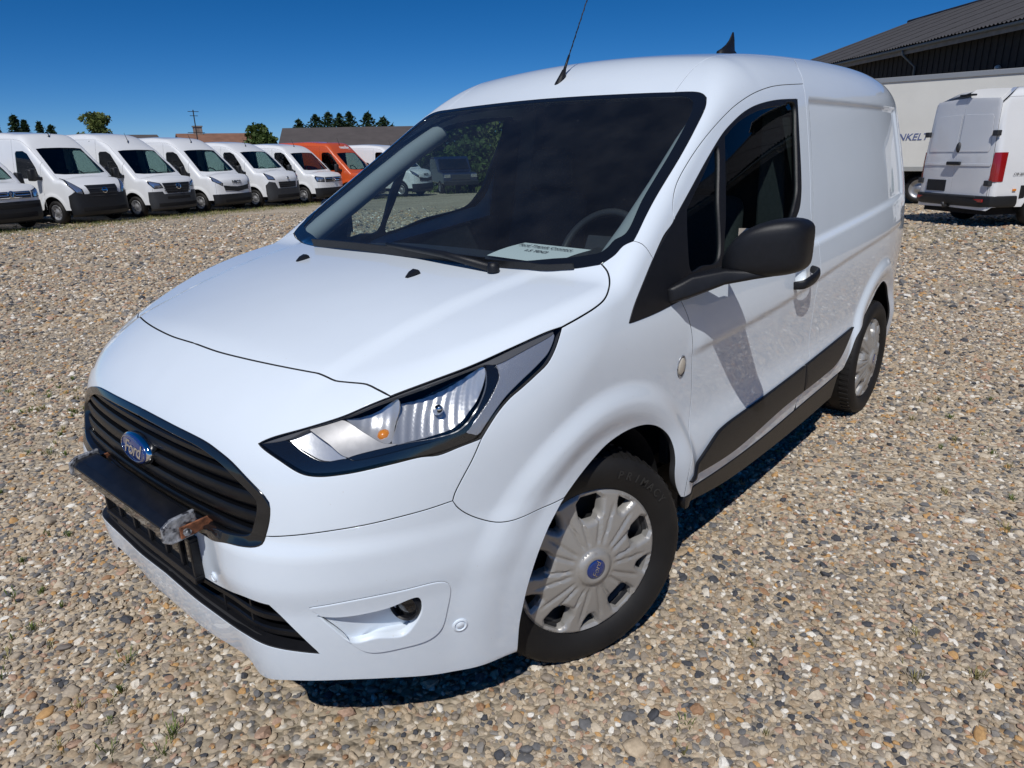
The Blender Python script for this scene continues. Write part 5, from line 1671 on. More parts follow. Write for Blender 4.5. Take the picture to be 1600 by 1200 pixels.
def parked_van(name, label, loc, rz, paint=M_vwhite, style=None, cat_='van', group=None, rear=False, **kw):
    g = van_surface(**kw)
    st = dict(low=M_vblack, low_top=.62, badge=True, headlight=[(.50, .86), (.92, .98), (.94, 1.16), (.80, 1.12), (.52, .98)], grille=[(0, .84), (.46, .84), (.46, 1.0), (0, 1.0)])
    st.update(style or {})
    v = empty(name, (loc[0], loc[1], float(gz(loc[0], loc[1]))), rz)
    tag(v, label, cat_, group)
    xn = kw.get('xn', .93); L = kw.get('L', 4.35); H = kw.get('H', 2.52); zh1 = kw.get('zh1', 1.30); xb = kw.get('xb', .20); xr = kw.get('xroof0', -.70); zr = kw.get('zroof0', 2.15)
    hw = kw.get('hw', 1.0)
    SPC = .07
    # long edge between sides and top
    xe = np.concatenate([np.linspace(xn - .14, xb, 8), np.linspace(xb, xr, 12)[1:], np.linspace(xr, -L + .05, 30)[1:]])
    zt = np.interp(xe, [-L, -1.4, -1.0, xr, xb, xn], [H - .14, H - .16, H - .24, zr - .02, zh1 - .02, kw.get('zh0', 1.09) - .02])
    E = hit_dir(g, np.stack([xe, np.full_like(xe, hw * .9), zt], -1), (.05, .75, .65), 2.0)
    cf = hit_dir(g, dens2([(.8, .90 * hw, E[0][2]), (.8, .93 * hw, .30)], .05), (.75, .66, 0), 2.0); cf[0] = E[0]
    cr = dens2([(-L + .02, .90 * hw, E[-1][2]), (-L + .02, .93 * hw, .34)], .1); cr = hit_dir(g, cr, (-.66, .75, 0), 2.0); cr[0] = E[-1]

    def cline(a, b, n):
        t = np.linspace(0, 1, n)[:, None]; Q = np.asarray(a, float) + (np.asarray(b, float) - np.asarray(a, float)) * t; Q[:, 1] = 0
        Q = snap(g, Q, 8); Q[:, 1] = 0
        return Q
    # windscreen outline (half)
    z0w, z1w = zh1 + .05, zr - .04
    wb = hit_dir(g, dens2([(2, 0, z0w), (2, .55 * hw, z0w + .005), (2, .80 * hw, z0w + .03)], .08), (1, 0, 0), 2.0)
    wt = hit_dir(g, dens2([(2, .70 * hw, z1w - .02), (2, .5 * hw, z1w), (2, 0, z1w + .01)], .08), (1, 0, 0), 2.0)
    wsd = hit_dir(g, np.array([wb[-1] + (wt[0] - wb[-1]) * t for t in np.linspace(.08, .92, 9)]), (.5, .2, .5), .5)
    wb[0, 1] = 0; wt[-1, 1] = 0
    fb = hit_dir(g, dens2([(2, 0, .30), (2, cf[-1][1], .30)], .08), (1, 0, 0), 2.0); fb[0, 1] = 0; fb[-1] = cf[-1]
    front_c = cline(fb[0], (xn - .10, 0, kw.get('zh0', 1.09)), 12); hood_c = cline(front_c[-1], wb[0], 10)
    rt = dens2([cr[0], (-L + .02, 0, H - .03)], .1); rt = hit_dir(g, rt, (-.3, 0, 1), 1.0); rt[-1, 1] = 0; rt[0] = cr[0]
    roof_c = cline(wt[-1], rt[-1], 40)
    top = cat(front_c, hood_c[1:], wb[1:], wsd, wt, roof_c[1:], rt[::-1], E[::-1], cf[1:], fb[::-1][1:-1])
    shell = obj('body_shell', panel(g, clean_loop(top, 3e-3), (.62, .12, .75), SPC, half=True, gap=.002, skirt=.02), paint, v, True)
    obj('windscreen', panel(g, clean_loop(cat(cline(wt[-1], wb[0], 14), wb[1:], wsd, wt[:-1]), 3e-3), (.62, .12, .6), .12, half=True, gap=-.004, skirt=0, offset=-.006), M_vglass, v, True)
    # sides: fender, door, body, with arches
    xd0, xd1 = st.get('door', (-.28, -1.42)); zs = .40

    def bottom(x0, x1):
        out = []
        xs = np.linspace(x0, x1, max(4, int(abs(x1 - x0) / .04)))
        for x in xs:
            z = zs
            for cx in (0, -3.45 if L > 4 else -2.66):
                dx = x - cx
                if abs(dx) < .43:
                    z = max(z, .36 + math.sqrt(max(0, .43**2 - dx * dx)))
            out.append((x, hw, z))
        return out
    ei = lambda x: E[np.argmin(np.abs(E[:, 0] - x))]
    # split long edge
    kA = int(np.argmin(np.abs(E[:, 0] - xd0))); kB = int(np.argmin(np.abs(E[:, 0] - xd1)))
    bA = hit_dir(g, np.array(bottom(cf[-1][0] - .10, E[kA][0])), (0, 1, 0), 1.0)
    vA = hit_dir(g, dens2([(E[kA][0], hw, zs + .01), (E[kA][0], hw, E[kA][2] - .01)], .06), (0, 1, .05), 1.0)
    vB = hit_dir(g, dens2([(E[kB][0], hw, zs + .01), (E[kB][0], hw, E[kB][2] - .01)], .06), (0, 1, .05), 1.0)
    bD = hit_dir(g, np.array(bottom(E[kA][0], E[kB][0])), (0, 1, 0), 1.0)
    bR = hit_dir(g, np.array(bottom(E[kB][0], -L + .10)), (0, 1, 0), 1.0)
    win = np.array(st.get('window', [(-.38, 1.34), (-.62, 1.30), (-1.30, 1.30), (-1.34, 1.36), (-1.34, 2.02), (-1.28, 2.08), (-.98, 2.08), (-.80, 2.0), (-.50, 1.62)]))
    winl = hit_dir(g, dens2([(x, hw, z) for x, z in np.vstack([win, win[:1]])], .06)[:-1], (0, 1, .1), 1.0)
    DS = (.22, .95, .22)
    sides = {}
    for nm, lp, hl in (('front_fender', cat(E[:kA + 1], vA[::-1], bA[::-1], cf[::-1]), []), ('front_door', cat(E[kA:kB + 1], vB[::-1], bD[::-1], vA), [winl]),
                       ('side_panel', cat(E[kB:], cr[1:], bR[::-1], vB), [])):
        mb = panel(g, clean_loop(lp, 3e-3), DS if nm == 'front_fender' else (-.05, .95, .2), SPC if nm != 'front_fender' else .045, holes=hl, gap=.005, skirt=.02)
        sides[nm] = both(nm, mb, paint, v)
    gl = panel(g, winl, (-.05, .95, .2), .15, gap=-.006, skirt=0, offset=-.006)
    for dr, mb in zip(sides['front_door'], (gl, gl.mirror())):
        obj('door_glass', mb, M_vglass, dr, True)
    hd = MB().box((-1.30, hw * .99, 1.08), (-1.12, hw * 1.0 + .03, 1.12))
    for dr, mb in zip(sides['front_door'], (hd, hd.mirror())):
        obj('door_handle', mb, M_vblack, dr, False, bevel=.008)
    rl = clean_loop(cat(rt, cline(rt[-1], (-L, 0, .36), 24)[1:], hit_dir(g, dens2([(-L, 0, .36), (-L, cr[-1][1], .34)], .1), (-1, 0, 0), 1.0)[1:-1], cr[::-1]), 3e-3)
    if not rear:
        obj('rear_doors', panel(g, rl, (-1, .2, .1), .12, half=True, gap=.002, skirt=.02), paint, v, True)
    # lower black skirt: side rails and arch lips
    obj('underbody', MB().box((-L + .12, -.80 * hw, .25), (.55, .80 * hw, .48)), M_dark, v)
    for cx in (0, -3.45 if L > 4 else -2.66):
        rings = [[(cx + .44 * math.cos(a), y, .36 + .44 * math.sin(a)) for a in np.linspace(-.1, math.pi + .1, 20)] for y in (.45 * hw, .96 * hw)]
        mb = MB().loft(rings, closed=False); mb.add(rings[0], [tuple(range(20))])
        both('arch_liner', mb, M_dark, v)
    # front pieces given in (y, z) seen from ahead
    FD = (1, .28, .12)

    def face_loop(poly, half):
        P = [(.74, y, z) for y, z in poly]
        D = dens2(P + P[:1], .05)[:-1]
        Q = hit_dir(g, D, (1, 0, 0) if max(abs(y) for y, _ in poly) < .8 * hw else (1, .28, 0), 2.5)
        if half:
            Q[np.abs(D[:, 1]) < 1e-6, 1] = 0
        return clean_loop(Q, 2e-3)

    def face(nm, poly, m, off=.008, half=None, parent=v, sk=.015, sp=.06):
        half = min(y for y, _ in poly) < 1e-6 if half is None else half
        mb = panel(g, face_loop(poly, half), FD, sp, half=half, gap=0, skirt=sk, offset=off, lip=.004)
        if half:
            return [obj(nm, mb, m, parent, True)]
        return list(both(nm, mb, m, parent))
    if not rear:
        yl = .93 * hw
        bp = st.get('bumper', [(0, .22), (yl, .22), (yl + .02, .45), (yl + .03, st['low_top']), (.5 * hw, st['low_top']), (0, st['low_top'])])
        bo = face('bumper', bp, st['low'], .012)[0]
        for k, (z0_, z1_, y1_) in enumerate(st.get('slots', [(.34, .42, .55)])):
            face('bumper_slot', [(0, z0_), (y1_, z0_), (y1_, z1_), (0, z1_)], M_dark, .0165, parent=bo, sk=.002)
        go = face('grille', st['grille'], M_vblack, .010)[0]
        for z in st.get('bars', [.88, .92, .96]):
            yw = max(y for y, _ in st['grille']) - .03
            face('grille_bar', [(0, z - .008), (yw, z - .008), (yw, z + .008), (0, z + .008)], st.get('barmat', M_vgrey), .022, parent=go, sk=.008)
        for hlo in face('headlight', st['headlight'], M_gloss, .008):
            pass
        hp_ = np.array(st['headlight']); ins_ = hp_.mean(0) + (hp_ - hp_.mean(0)) * .78
        for a_, hb in zip([o for o in v.children if o.name.split('.')[0] == 'headlight'], (0, 1)):
            mb = panel(g, face_loop([tuple(q) for q in ins_], False), FD, .05, gap=0, skirt=.004, offset=.0125)
            obj('lamp_reflector', mb if hb == 0 else mb.mirror(), M_vlamp, a_, True)
        if st.get('badge'):
            by, bz, br_ = 0, st.get('badge_z', .94), st.get('badge_r', .075)
            q = hit_dir(g, np.array([[2.0, 0, bz]]), (1, 0, 0), 2.5)[0]
            Mq = frame_matrix((q[0] + .03, 0, bz), (0, 1, 0), (1, 0, .15))
            bo_ = obj('badge', MB().lathe([(0, .012), (br_ * .78, .012), (br_ * .82, .018), (br_, .014), (br_, -.03)], 24, 'z').xf(Mq), M_chrome, v, True, autosmooth=40)
            b = MB()
            if st['badge'] == 'star':
                for k in range(3):
                    a = math.pi / 2 + k * 2 * math.pi / 3
                    b.add([(0, 0, .019), (br_ * .8 * math.cos(a), br_ * .8 * math.sin(a), .017), (br_ * .14 * math.cos(a + 1.05), br_ * .14 * math.sin(a + 1.05), .017), (br_ * .14 * math.cos(a - 1.05), br_ * .14 * math.sin(a - 1.05), .017)], [(0, 3, 1), (0, 1, 2)])
            elif st['badge'] == 'vw':
                for pts_ in ([(-.55, .55), (-.12, -.75)], [(-.12, -.75), (.18, .0)], [(.55, .55), (.12, -.75)], [(.12, -.75), (-.18, 0)], [(-.32, .75), (0, .1)], [(.32, .75), (0, .1)]):
                    b.tube([(p_[0] * br_, p_[1] * br_, .018) for p_ in pts_], br_ * .07, 5)
            else:
                b.box((-br_ * 1.02, -br_ * .16, .016), (br_ * 1.02, br_ * .16, .022))
            obj('badge_mark', b.xf(Mq), M_chrome, bo_)
            obj('badge_field', MB().lathe([(0, .0135), (br_ * .77, .0135)], 24, 'z').xf(Mq), M_vblack, bo_)
        if st.get('text'):
            tx, ty_, tz, tsz, tm_ = st['text']
            q = hit_dir(g, np.array([[2.0, ty_, tz]]), (1, 0, 0), 2.5)[0]; n_ = normal_of(g, q[None])[0]
            me_ = text_mesh(tx, tsz, .004, bold=tsz * .02)
            me_.transform(frame_matrix(q + n_ * .006, (0, 1, 0), n_))
            obj('lettering', me_, tm_, v)
        # wiper and aerial
        q = hit_dir(g, np.array([[2.0, -.1, z0w + .02], [2.0, .55, z0w + .03]]), (1, 0, 0), 2.5)
        obj('wiper', MB().tube([q[0] + [.02, 0, .01], q[1] + [.02, 0, .01]], .012, 6), M_vblack, v)
        q = hit_dir(g, np.array([[-1.0, 0, 3.0]]), (0, 0, 1), 1.0)[0]
        obj('aerial', MB().tube([q, q + [.01, 0, .04], q + [-.10, 0, .30]], [.03, .012, .004], 8), M_vblack, v)
    # mirrors
    mx_, mz_ = st.get('mirror', (-.36, 1.42))
    mb = MB().hexa([(mx_ - .08, 1.08 * hw, mz_ - .20), (mx_ - .08, 1.30 * hw, mz_ - .18), (mx_ + .08, 1.28 * hw, mz_ - .16), (mx_ + .08, 1.10 * hw, mz_ - .18),
                    (mx_ - .08, 1.08 * hw, mz_ + .18), (mx_ - .08, 1.30 * hw, mz_ + .16), (mx_ + .06, 1.27 * hw, mz_ + .13), (mx_ + .06, 1.10 * hw, mz_ + .15)])
    am = MB().hexa([(mx_ - .06, .94 * hw, mz_ - .16), (mx_ - .06, 1.14 * hw, mz_ - .16), (mx_ + .05, 1.14 * hw, mz_ - .16), (mx_ + .14, .95 * hw, mz_ - .16),
                    (mx_ - .06, .92 * hw, mz_ - .08), (mx_ - .06, 1.14 * hw, mz_ - .06), (mx_ + .05, 1.14 * hw, mz_ - .06), (mx_ + .14, .93 * hw, mz_ - .08)])
    for o_, a_ in zip(both('door_mirror', mb, M_vblack, v, True, bevel=.04, segs=3, autosmooth=60), (am, am.mirror())):
        obj('mirror_arm', a_, M_vblack, o_, False, bevel=.012)
    for x, steer in ((0, 0), (-3.45 if L > 4 else -2.66, 0)):
        for s_ in (1, -1):
            bg_wheel(v, x, s_ * .86 * hw, steer)
    # cab
    obj('cab_bulkhead', MB().box((-1.75, -.85 * hw, .5), (-1.70, .85 * hw, H - .25)), M_dark, v)
    obj('cab_floor', MB().box((-1.7, -.9 * hw, .62), (.35, .9 * hw, .68)), M_dark, v)
    obj('dashboard', MB().hexa([(.10, -.88 * hw, .7), (-.45, -.88 * hw, .7), (-.45, .88 * hw, .7), (.10, .88 * hw, .7), (.08, -.84 * hw, zh1 - .06), (-.40, -.86 * hw, zh1 - .03), (-.40, .86 * hw, zh1 - .03), (.08, .84 * hw, zh1 - .06)]), M_dash, v, False, bevel=.04)
    for y in (-.45, .45):
        s_ = MB().hexa([(-1.15, y - .24, .7), (-1.35, y - .24, .7), (-1.35, y + .24, .7), (-1.15, y + .24, .7), (-1.35, y - .2, 1.55), (-1.48, y - .2, 1.55), (-1.48, y + .2, 1.55), (-1.35, y + .2, 1.55)])
        so = obj('seat', s_, M_seat, v, False, bevel=.05)
        obj('headrest', MB().box((-1.47, y - .12, 1.57), (-1.38, y + .12, 1.76)), M_seat, so, False, bevel=.03)
    swm = Matrix.Translation((-.62, .45, 1.32)) @ Matrix.Rotation(rad(55), 4, 'Y')
    obj('steering_wheel', MB().tube([tuple(swm @ Vector((.2 * math.cos(a), .2 * math.sin(a), 0))) for a in np.linspace(0, 6.2832, 25)], .018, 6, False), M_dash, v, True)
    v['_'] = 0
    del v['_']
    return v, g, dict(E=E, cr=cr, rt=rt, rl=rl, face=face, L=L)


HD = rad(108)
GRP = 'vans parked side by side along the yard edge'
parked_van('panel_van', 'white high-roof van with black bumper and tall upswept headlights', (-6.42, -22.18), HD, group=GRP, H=2.62, zroof0=2.18, zh1=1.34,
           style=dict(badge='ring', badge_z=.93, badge_r=.085, low_top=.80,
                      bumper=[(0, .22), (.93, .22), (.97, .50), (.96, .80), (.80, .92), (.62, .84), (.50, .84), (0, .84)],
                      grille=[(0, .70), (.40, .70), (.50, 1.08), (0, 1.08)], bars=[.78, .86, .98],
                      headlight=[(.56, .80), (.74, .84), (.93, 1.10), (.955, 1.30), (.86, 1.20), (.60, .98)], slots=[(.36, .46, .70)]))
parked_van('panel_van', 'white high-roof van with a grey bumper and a three-pointed star on its wide grille', (-8.95, -22.95), HD, group=GRP, H=2.66, zroof0=2.14, zh1=1.30, zh0=1.17,
           style=dict(badge='star', badge_z=.95, badge_r=.095, low=M_vgrey, low_top=.80, bumper=[(0, .22), (.93, .22), (.97, .5), (.96, .80), (.55, .80), (.50, .72), (0, .72)],
                      grille=[(0, .74), (.42, .74), (.54, 1.06), (0, 1.06)], bars=[.82, .89, .97], headlight=[(.50, .92), (.80, .90), (.93, 1.06), (.94, 1.14), (.58, 1.06)], slots=[(.34, .44, .75), (.56, .64, .45)]))
parked_van('panel_van', 'white parked van with dark lettering on its nose above a low black grille', (-11.45, -23.72), HD, group=GRP, H=2.60, zroof0=2.16, zh1=1.32, zh0=1.15,
           style=dict(badge=None, low_top=.60, text=('IVECO', 0, 1.00, .15, M_vblack), grille=[(0, .68), (.55, .74), (.60, .90), (.30, .86), (0, .84)], bars=[.74, .79],
                      headlight=[(.60, .88), (.92, 1.06), (.955, 1.24), (.80, 1.14), (.58, .98)], slots=[(.34, .44, .6)]))
parked_van('panel_van', 'white van with grey plastic front and small headlights high on its corners', (-13.98, -24.45), HD, group=GRP, H=2.48, zroof0=2.12, zh1=1.38, zh0=1.19,
           style=dict(badge='ring', badge_z=1.08, badge_r=.05, low=M_vgrey, low_top=.72, bumper=[(0, .22), (.93, .22), (.97, .5), (.97, .82), (.86, .96), (.62, .92), (.52, .70), (0, .70)],
                      grille=[(0, .72), (.46, .72), (.50, .94), (0, .94)], bars=[.79, .86], headlight=[(.60, 1.02), (.88, 1.04), (.955, 1.22), (.94, 1.28), (.66, 1.14)], slots=[(.34, .46, .62)]))
parked_van('panel_van', 'white van with a slim two-bar black grille, standing beside the orange van', (-16.55, -25.05), HD, group=GRP, H=2.44, zroof0=2.08, zh1=1.28, zh0=1.13,
           style=dict(badge='vw', badge_z=.96, badge_r=.085, low_top=.62, grille=[(0, .86), (.50, .86), (.50, 1.04), (0, 1.04)], bars=[.91, .99], barmat=M_chrome,
                      headlight=[(.52, .86), (.88, .88), (.945, 1.04), (.90, 1.10), (.52, 1.04)], slots=[(.34, .50, .7)]))
parked_van('panel_van', 'orange high-roof van with white lettering above its windscreen', (-19.0, -25.2), HD, paint=M_vorange, group=GRP, H=2.55, zroof0=2.08, zh1=1.26, zh0=1.11,
           style=dict(badge='ring', low_top=.58, text=('nemlig', .18, 2.27, .27, M_vwhite)))
parked_van('panel_van', 'white van visible through the windscreen of the foreground van, lettering on its nose', (-22.1, -25.3), HD, group=GRP, H=2.45, zroof0=2.08, zh1=1.30, zh0=1.13,
           style=dict(badge=None, low_top=.60, text=('IVECO', 0, 1.00, .15, M_vblack), grille=[(0, .68), (.55, .74), (.60, .90), (.30, .86), (0, .84)], bars=[.74, .79],
                      headlight=[(.60, .88), (.92, 1.06), (.955, 1.24), (.80, 1.14), (.58, .98)]))
parked_van('panel_van', 'low white van cut off by the left edge of the picture', (-3.75, -20.95), HD, group=GRP, H=1.95, zroof0=1.80, zh1=1.22, zh0=1.07, slope=.80, xroof0=-.62, hw=.95,
           style=dict(badge='vw', badge_z=.92, badge_r=.095, low_top=.74, grille=[(0, .82), (.52, .82), (.54, .99), (0, .99)], bars=[.84, .90, .965], barmat=M_chrome,
                      headlight=[(.55, .82), (.88, .84), (.89, 1.02), (.84, 1.06), (.56, .99)], slots=[(.34, .46, .6), (.58, .66, .75)],
                      window=[(-.34, 1.24), (-.62, 1.20), (-1.30, 1.20), (-1.34, 1.26), (-1.34, 1.62), (-1.28, 1.70), (-.98, 1.70), (-.80, 1.64), (-.50, 1.40)], mirror=(-.36, 1.28)))
# ---------------------------------------------------------------- van seen from behind, on the right
_h = rad(141)
cv, cg, ci = parked_van('panel_van', 'white van turned away on the right, showing closed rear doors and red tail lights', (-16.2 + 3.45 * math.cos(_h), -.30 + 3.45 * math.sin(_h)), _h, cat_='van', rear=True, H=2.58,
                        L=4.62, style=dict())
LR = 4.62


def rear_loop(poly, half=False):
    D = dens2([(-LR - 1, y, z) for y, z in poly + poly[:1]], .06)[:-1]
    Q = hit_dir(cg, D, (-1, .0, 0), 2.0)
    if half:
        Q[np.abs(D[:, 1]) < 1e-6, 1] = 0
    return clean_loop(Q, 2e-3)


def rear_piece(nm, poly, m, off, par=cv, sk=.012, sp=.06, mirror=True, lip=.003, gap=0):
    mb = panel(cg, rear_loop(poly), (-1, .12, .1), sp, gap=gap, skirt=sk, offset=off, lip=lip)
    a = obj(nm, mb, m, par, True)
    b = obj(nm, mb.mirror(), m, par if not isinstance(par, tuple) else par[1], True) if mirror else None
    return a, b


# frame round the doors, then the two leaves
yo = ci['cr'][0][1]
fr_ = panel(cg, ci['rl'], (-1, .2, .1), .10, half=True, gap=.002, skirt=.02)
obj('rear_frame', fr_, M_vwhite, cv, True)
leaf = [(.004, .50), (.80, .50), (.86, .62), (.86, 1.2), (.80, 2.30), (.74, 2.36), (.004, 2.40)]
dl, dr = rear_piece('rear_door', leaf, M_vwhite, .012)
rec = [(.03, 1.42), (.74, 1.42), (.76, 1.46), (.715, 2.04), (.68, 2.08), (.03, 2.10)]
for par, s_ in ((dl, 1), (dr, -1)):
    mb = panel(cg, rear_loop(rec), (-1, .12, .1), .08, gap=0, skirt=.010, offset=.022, lip=.006)
    obj('door_blank', mb if s_ > 0 else mb.mirror(), M_vwhite, par, True)
    mb = panel(cg, rear_loop([(.02, 1.16), (.84, 1.16), (.84, 1.20), (.02, 1.20)]), (-1, .12, .1), .1, gap=0, skirt=.01, offset=.024, lip=.006)
    obj('door_rib', mb if s_ > 0 else mb.mirror(), M_vwhite, par, True)
    for z in (.85, 1.75):
        mb = MB().box((-LR - .03, .80, z - .05), (-LR + .06, .92, z + .05))
        obj('hinge', mb if s_ > 0 else mb.mirror(), M_vgrey, par, False, bevel=.01)
mb = MB().lathe([(0, .05), (.05, .045), (.065, .02), (.065, 0)], 16, 'x', (0, 0, 0)).xf(Matrix.Translation((-LR - .0, -.03, 1.50)) @ Matrix.Diagonal((-1, .75, 1.5, 1)))
obj('lock_plate', mb, M_vgrey, dr, True)
obj('door_pull', MB().box((-LR - .075, -.17, 1.17), (-LR - .02, .17, 1.235)), M_vblack, dr, False, bevel=.015)
lampp = [(.86, .86), (.985, .86), (.985, 1.46), (.90, 1.46)]
tl = hit_dir(cg, dens2([(-LR - 1, y, z) for y, z in lampp + lampp[:1]], .06)[:-1], (-.75, .66, 0), 1.5)
lp = [(-LR + .03, .845, .88), (-LR + .20, .985, .88), (-LR + .22, .975, 1.40), (-LR + .05, .865, 1.40)]
lq = hit_dir(cg, dens2(lp + lp[:1], .05)[:-1], (-.7, .72, 0), 1.0)
mb = panel(cg, clean_loop(lq, 2e-3), (-.7, .72, 0), .05, gap=0, skirt=.02, offset=.012, lip=.004)
for a_ in both('tail_light', mb, M_red, cv):
    pass
bpo = [(-LR - .02, 0, .42), (-LR - .02, .78, .42), (-LR + .14, .96, .42), (-LR + .62, .985, .42)]
rings = []
for t in range(4):
    x, y, z = bpo[t]
bm_ = MB()
prof_b = [(0, .40), (-.05, .42), (-.07, .48), (-.06, .60), (-.03, .615), (0, .60)]
path = dens2([(-LR + .02, -.80), (-LR + .02, .80)], .2)
rows = []
for x, y, nx, ny in [(-LR + .55, -.955, 0, -1), (-LR + .25, -.955, 0, -1), (-LR + .09, -.90, -.7, -.7), (-LR + .02, -.76, -1, 0), (-LR, 0, -1, 0), (-LR + .02, .76, -1, 0), (-LR + .09, .90, -.7, .7), (-LR + .25, .955, 0, 1), (-LR + .55, .955, 0, 1)]:
    rows.append([(x + nx * (.015 - a), y + ny * (.015 - a), b) for a, b in prof_b])
bm_.loft(rows, closed=False)
rb = obj('rear_bumper', bm_, M_vblack, cv, True, autosmooth=40)
obj('step_pad', MB().box((-LR - .075, -.70, .575), (-LR + .02, .70, .605)), M_vgrey, rb, False, bevel=.008)
for s_ in (1, -1):
    obj('bumper_reflector', MB().box((-LR - .062, s_ * .74 - .13, .50), (-LR - .03, s_ * .74 + .10, .555)), M_red, rb, False, bevel=.006)
obj('plate_recess', MB().box((-LR - .022, .15, .66), (-LR + .02, .66, .88)), M_vblack, dl, False, bevel=.01)
obj('tow_bar', MB().tube([(-LR + .1, 0, .40), (-LR - .12, 0, .38), (-LR - .15, 0, .46)], [.04, .03, .028], 10), M_steel, cv, True)
obj('third_brake_light', MB().box((-LR - .02, -.16, 2.44), (-LR + .08, .16, 2.475)), M_vblack, cv, False, bevel=.008)
for s_ in (1, -1):
    mb = MB().box((-4.0, .985, .56), (-2.0, 1.0, .80))
    obj('side_rail', mb if s_ > 0 else mb.mirror(), M_vblack, cv, False, bevel=.01)
mb = MB().box((-LR + .45, -1.012, .70), (-LR + .52, -.99, .74))
obj('marker_lamp', mb, M_amber, cv, False, bevel=.004)
tm = text_mesh('CVR 3601 7820', .06, .002)
tm.transform(frame_matrix((-3.95, -1.004, 1.01), (-1, 0, 0), (0, -1, 0)) @ Matrix.Diagonal((-1, 1, 1, 1)) if False else frame_matrix((-4.02, -1.008, 1.01), (1, 0, 0), (0, -1, 0)))
obj('dealer_lettering', tm, M_vgrey, cv)

# ---------------------------------------------------------------- box lorry behind it
tz = float(gz(-18.2, -1))
tr = empty('box_lorry', (-22.0, -2.2, float(gz(-22.0, -2.2))))
tag(tr, 'white box lorry standing sideways behind the turned-away van, before the hall', 'lorry')
M_box = mat('box_body_white', (.70, .69, .64), .5, noise=.05, nscale=1.2)
bx_ = obj('cargo_box', MB().box((-2.4, -6.5, .95), (0, 6.5, 3.45)), M_box, tr, False, bevel=.03)
obj('top_rail', MB().box((-.01, -6.5, 3.33), (.035, 6.5, 3.465)), mat('box_rail', (.42, .42, .41), .4, metal=.6), bx_, False, bevel=.008)
obj('bottom_rail', MB().box((-.01, -6.5, .90), (.035, 6.5, 1.03)), mat('box_rail2', (.45, .45, .42), .5, metal=.4), bx_, False, bevel=.008)
obj('chassis', MB().box((-1.9, -6.0, .55), (-.4, 6.3, .88)), M_dark, tr)
tm = text_mesh('ENKELT -', .26, .004, .25, bold=.003)
tm.transform(frame_matrix((.006, -1.15, 1.83), (0, 1, 0), (1, 0, 0)))
obj('side_lettering', tm, mat('box_blue', (.10, .13, .27), .5), bx_)
for y in (-.85, -4.8, 3.2):
    w_ = empty('wheel', (-.32, y, .40), -math.pi / 2); w_.parent = tr
    t_ = bpy.data.objects.new('tyre', W_TY); COL.objects.link(t_); t_.parent = w_; t_.scale = (1.18, 1.1, 1.18)
    r_ = bpy.data.objects.new('rim', W_RIM); COL.objects.link(r_); r_.parent = w_; r_.scale = (1.25, 1.1, 1.25)
obj('mudguard', MB().loft([[(x, -.85 + .5 * math.cos(a), .40 + .5 * math.sin(a)) for a in np.linspace(.1, math.pi - .1, 14)] for x in (-.45, -.08)], closed=False), M_vblack, tr, True)

# ---------------------------------------------------------------- dark hall on the right
bd_ = np.array([math.cos(rad(-134.5)), math.sin(rad(-134.5))])       # along the hall, away from the camera
bn = np.array([bd_[1], -bd_[0]]) * -1                                  # towards the yard
if np.dot(bn, np.array([1.5, 1.8]) - np.array([-27.3, -2.6])) < 0:
    bn = -bn
P0 = np.array([-27.3, -2.6])
K0, K1 = -36.0, 19.0
hall = empty('hall', (P0[0], P0[1], -.40), math.atan2(bd_[1], bd_[0]))
tag(hall, 'long dark timber hall with a grey corrugated roof behind the box lorry', 'building')
# local frame: x along bd_, y = left of it; yard side sign
ysg = 1 if np.dot(np.array([-bd_[1], bd_[0]]), bn) > 0 else -1
M_boards = mat('tarred_boards', (.020, .019, .018), .8, noise=.3, nscale=6)
M_eternit = mat('corrugated_sheet', (.058, .056, .060), .8, noise=.25, nscale=2.5)
M_fascia = mat('eave_board', (.20, .19, .175), .7, noise=.2, nscale=4)
M_gut = mat('grey_gutter', (.10, .12, .13), .5)
EH, RH, DP = 5.30, 8.25, 8.8
obj('wall', MB().box((K0, -ysg * .5, 0), (K1, -ysg * .65, EH)) if ysg > 0 else MB().box((K0, .5, 0), (K1, .65, EH)), M_boards, hall)
for k in range(int((K1 - K0) / .32)):
    x = K0 + k * .32
    if x < -16 or x > 12:
        continue
    y0_, y1_ = (-.5, -.475) if ysg > 0 else (.475, .5)
    obj('board', MB().box((x, y0_, .1), (x + .045, y1_, EH - .05)), M_boards, hall)
obj('gable', MB().prism([(K1, -ysg * .5, 0), (K1, -ysg * (2 * DP - .5), 0), (K1, -ysg * (2 * DP - .5), EH), (K1, -ysg * DP, RH - .15), (K1, -ysg * .5, EH)], (-.2, 0, 0)), M_boards, hall)
obj('gable', MB().prism([(K0, -ysg * .5, 0), (K0, -ysg * (2 * DP - .5), 0), (K0, -ysg * (2 * DP - .5), EH), (K0, -ysg * DP, RH - .15), (K0, -ysg * .5, EH)], (.2, 0, 0)), M_boards, hall)
# corrugated roof sheets, each course a part
slope_v = np.array([0, -ysg * DP, RH - EH]); sl_len = np.linalg.norm(slope_v)
nrm = np.array([0, ysg * (RH - EH), DP]); nrm = nrm / np.linalg.norm(nrm)
NW = 18
pitch = .18
sheet_w = 1.08
course = sl_len / 6


def corr(w, l):
    mb = MB(); n = int(w / pitch) * 6
    a_ = []; b_ = []
    for i in range(n + 1):
        x = w * i / n; h = .028 * math.cos(2 * math.pi * x / pitch)
        a_.append((x, 0, h + .028)); b_.append((x, l, h + .028 - .0))
    mb.v = a_ + b_
    mb.f = [(i, i + 1, n + 2 + i, n + 1 + i) for i in range(n)]
    return mb


